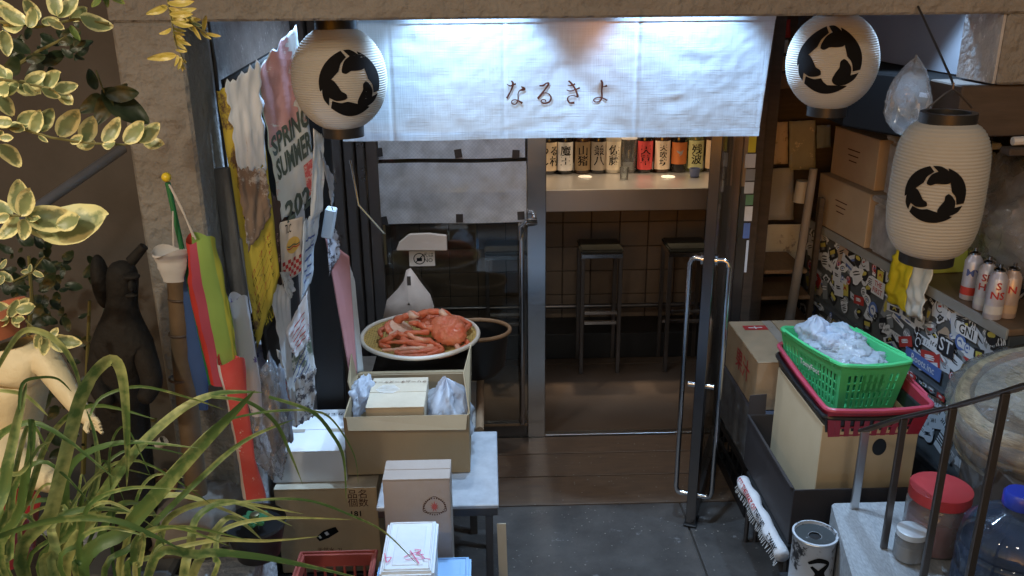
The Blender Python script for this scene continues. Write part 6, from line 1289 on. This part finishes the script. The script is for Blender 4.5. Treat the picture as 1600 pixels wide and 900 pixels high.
for k in range(34): a, c = rl.uniform(10, 130), rl.uniform(40, 105); lv.append((a, c, a+rl.uniform(-35, 35), c+rl.uniform(-26, 30), rl.uniform(-.1, .1)))
branch('dark green leaves in the shade behind the top corner branch', [(0, 120), (60, 80), (120, 50)], 1.7, lv, name='dark_shrub_or_shade', meshes=DLM, stem_r=.004)
branch('green fan leaf at the top edge above the pillar', [(140, -20), (155, 0)], 1.3, [(160, -14, 140, 10), (162, -14, 168, 12), (165, -14, 195, 6), (110, 40, 125, 62)], name='green_sprig', meshes=[leaf_mesh('green_leaf', leaf_mat('green_leaf_skin', (.12, .18, .04), (.2, .25, .06)), 1, .4, .2)])

# strap leaved grass in front ------------------------------------------
def gmat():
    m = leaf_mat('strap_leaf', (.085, .165, .045), (.50, .55, .21), .40, 1.05, .28, .45); n = m.node_tree.nodes; L = m.node_tree.links
    return m
GM = gmat()
gp = thing('strap_leaf_plant', 'clump of long arching green strap leaves in the foreground at the lower left', 'plant', (-.62, 1.2, .80))
MB().lathe([(0, 0), (.14, 0), (.17, .20), (.18, .21), (.16, .215), (0, .18)], (-.62, 1.15, .58), 40).build('grass_pot', mat('grey_pot', (.2, .2, .2), .6), gp, smooth=True)
def blade(pts, w0, Y, dY=0., taper=.15, roll=0.):
    P = []; m_ = len(pts)
    for i, (a, c) in enumerate(pts): P.append(at(a, c, Y+dY*i/(m_-1)))
    if pts[0][1] > 880: P.insert(0, Vector((-.62+rl.uniform(-.08, .08), 1.15+rl.uniform(-.05, .05), .80)))
    Q = []
    for i in range(len(P)-1):
        p0, p1, p2, p3 = P[max(i-1, 0)], P[i], P[i+1], P[min(i+2, len(P)-1)]
        for k in range(5): t = k/5; Q.append(.5*((2*p1)+(p2-p0)*t+(2*p0-5*p1+4*p2-p3)*t*t+(3*p1-p0-3*p2+p3)*t**3))
    Q.append(P[-1]); n = len(Q); vs = []; ph = rl.uniform(0, 6)
    for i, q_ in enumerate(Q):
        v = i/(n-1); d = (Q[min(i+1, n-1)]-Q[max(i-1, 0)]).normalized(); vw = (EYE-q_).normalized(); tw = roll+.55*sin(v*3.2+ph); s_ = d.cross(vw).normalized(); nn = s_.cross(d); s2 = s_*cos(tw)+nn*sin(tw); n2 = s2.cross(d)
        wd = w0*.00078*(min(1, .75+v) if v < .5 else max(taper*.3, (1-(2*v-1)**2.2)*(1-taper)+.02)); 
        for x in (-1, -.5, 0, .5, 1): vs.append(q_+s2*wd*x/1.+n2*(-.22*wd*(1-abs(x))))
    b = MB(); b.add(vs, [(5*i+j, 5*i+j+1, 5*i+j+6, 5*i+j+5) for i in range(n-1) for j in range(4)]); o = b.build('blade', GM, gp, smooth='all')
    a = o.data.attributes.new('edge', 'FLOAT', 'POINT'); base = rl.uniform(.1, .75)
    for i in range(n):
        for j in range(5): a.data[i*5+j].value = base+.25*abs(j-2)/2*(1 if rl.random() < .9 else 0)+.18*sin(i*.35+ph)
BL = [([(45, 920), (80, 800), (105, 700), (125, 625), (150, 580), (178, 563), (193, 600), (199, 700), (198, 760)], 13, 1.05, .05), ([(100, 920), (140, 815), (180, 745), (230, 685), (290, 635), (345, 614), (410, 613)], 12, 1.08, .1),
      ([(130, 920), (200, 825), (270, 745), (325, 685), (370, 640), (398, 610)], 14, 1.05, .08), ([(-12, 842), (60, 818), (130, 809), (187, 815), (240, 837), (285, 860)], 6, .95, .05), ([(230, 905), (310, 866), (390, 868), (470, 882), (570, 905)], 8, 1.0, .1),
      ([(260, 740), (320, 678), (353, 657), (420, 643), (487, 642), (520, 657), (553, 710), (560, 757)], 2.6, 1.1, .15), ([(330, 620), (387, 628), (430, 660), (453, 707), (473, 757)], 4, 1.15, .05), ([(420, 620), (487, 643), (520, 680), (537, 717), (541, 785)], 4, 1.12, .05),
      ([(342, 790), (420, 780), (487, 783), (553, 807), (603, 833), (653, 883)], 2.6, 1.0, .1), ([(4, 920), (8, 760), (20, 690), (34, 630), (42, 598)], 9, .95, .08), ([(-10, 585), (30, 522), (65, 519), (100, 545), (122, 590), (128, 640)], 6, 1.15, .05),
      ([(30, 640), (35, 600), (60, 590), (90, 592), (112, 612)], 3, 1.0, .05), ([(225, 782), (245, 812), (258, 862)], 4, 1.15, .03), ([(70, 920), (110, 830), (150, 760), (150, 690), (135, 640)], 8, 1.15, .1), ([(140, 650), (160, 620), (220, 604), (300, 623), (350, 640)], 3, 1.1, .05),
      ([(160, 920), (210, 850), (300, 760), (380, 690), (460, 655)], 7, 1.1, .1), ([(190, 920), (240, 870), (330, 845), (420, 845), (500, 838)], 5, 1.05, .1), ([(0, 610), (40, 618), (75, 650)], 4, 1.12, .02), ([(-10, 730), (30, 740), (60, 700), (80, 690)], 4, 1.0, .03)]
for P, wd, Y, dY in BL: blade(P, wd, Y, dY)
for k in range(36):
    x0 = rl.uniform(-20, 330); a = max(-.6, min(.95, rl.gauss(.35, .4))); h = rl.uniform(80, 300)*(.9 if x0 < 200 else .55); bend = rl.uniform(-20, 160)
    x1 = x0+h*math.tan(a)*.35; x2 = x1+bend*.5; x3 = x2+bend*.8
    blade([(x0, 920), (x0+(x1-x0)*.5, 915-h*.5), (x1, 905-h*.85), (x2, 900-h), (x3, 900-h*rl.uniform(.55, .98))], rl.uniform(3, 10), rl.uniform(.98, 1.3), rl.uniform(-.05, .12))
t = thing('street_or_fill_lamp', 'unseen lamp post added for the fill light behind the viewer on the right', 'street lamp', (1.5, -1.9, .85))  # post for the added fill glow, out of view
MB().tube([(1.5, -2.0, .85), (1.5, -2.0, 3.6), (1.5, -1.9, 3.92), (1.5, -1.6, 3.96)], .04, 12).build('lamp_post', DSTEEL, t, smooth=True)
MB().lathe([(.16, 0), (.14, .06), (.03, .10), (0, .10)], (1.5, -1.6, 3.88), 24).build('lamp_shade', DSTEEL, t, smooth=True)
# street lamp that lights the plants from behind the viewer
t = thing('street_or_fill_lamp', 'street lamp standing behind the viewer at the top of the steps', 'street lamp', (-1.3, -1.3, .85))
MB().tube([(-1.3, -1.5, .85), (-1.3, -1.5, 3.4), (-1.3, -1.4, 3.72), (-1.3, -1.1, 3.76)], .04, 12).build('lamp_post', DSTEEL, t, smooth=True)
MB().lathe([(.16, 0), (.14, .06), (.03, .10), (0, .10)], (-1.3, -1.1, 3.68), 24).build('lamp_shade', DSTEEL, t, smooth=True)
t = thing('leaf_fill_lamp', 'added unseen spotlight brightening the leaves from outside the left edge', 'lamp', (-1.3, .30, 2.75))  # fitting for the added leaf light, out of view
MB().cyl((-1.33, .24, 2.84), (-1.305, .29, 2.765), .05, .06, 20).build('lamp_housing', DSTEEL, t, smooth=True)
MB().tube([(-1.33, .24, 2.84), (-1.5, .1, 2.8), (-1.5, .1, .85)], .015, 8).build('lamp_post', DSTEEL, t, smooth=True)
t = thing('small_bulb', 'small orange bulb glowing behind the linen curtain', 'light bulb', (.375, 2.95, 1.975))
MB().blob((.375, 2.95, 1.955), .012, 10).build('bulb_glass', mat('orange_glow', (1, .4, .12), .4, emit=8), t, smooth=True); MB().cyl((.375, 2.95, 1.968), (.375, 2.95, 2.33), .003, n=6).build('bulb_flex', BLACK, t)

# cables, pipes and small clutter of the entrance
o = MB().tube([(-.79, 2.56, 2.25), (-.775, 2.56, 1.9), (-.782, 2.565, 1.4), (-.778, 2.56, .9)], .006, 8).build('power_cable', BLACKP, smooth=True); tag(o, 'black power cable running down the left side wall behind the posters', 'cable')
t = thing('menu_board', 'dark wooden menu board with cream slips on the counter front behind the glass', 'menu', (-.9, 4.66, .7))
for k in range(5): MB().box(-1.05+.10*k, -.98+.10*k, 4.664, 4.668, .62+.01*(k % 2), .86).build('menu_slip', MATS['tan_card'], t)
MB().box(-1.08, -.55, 4.67, 4.679, .6, .88).build('board', DWOOD, t, bevel=.002)
for i, (px, py, r, h, m_, lab) in enumerate(((975, 288, .028, .07, GB['clear'], 'small clear drinking glass on the bar counter'), (1085, 284, .032, .05, mat('cup_blue', (.12, .16, .3), .3), 'small blue tea cup on the bar counter near the right end'))):
    p = fz(px, py-8, 1.031); o = MB().lathe([(0, 0), (r*.8, 0), (r, h), (r*.93, h), (r*.74, .005), (0, .005)], (p.x, p.y, 1.031), 28).build('drinking_glass' if i == 0 else 'tea_cup', m_, smooth=True); tag(o, lab, 'glass' if i == 0 else 'cup')
# leaf litter, grit and small stains on the floor
rg = random.Random(3); b = MB()
for k in range(420):
    x, y = rg.uniform(-.1, 1.2), rg.uniform(2.45, 3.7); r = rg.uniform(.0012, .004); b.add([(x+r*cos(a), y+r*sin(a)*.8, (.0022)) for a in (0, 1.3, 2.6, 3.9, 5.2)]+[(x, y, .0022+r*.6)], [(0, 1, 5), (1, 2, 5), (2, 3, 5), (3, 4, 5), (4, 0, 5)])
o = b.build('grit', mat('pale_grit', (.3, .28, .25), .9)); tag(o, 'scattered pale grit and crumbs on the dark floor by the door', 'grit', kind='stuff')
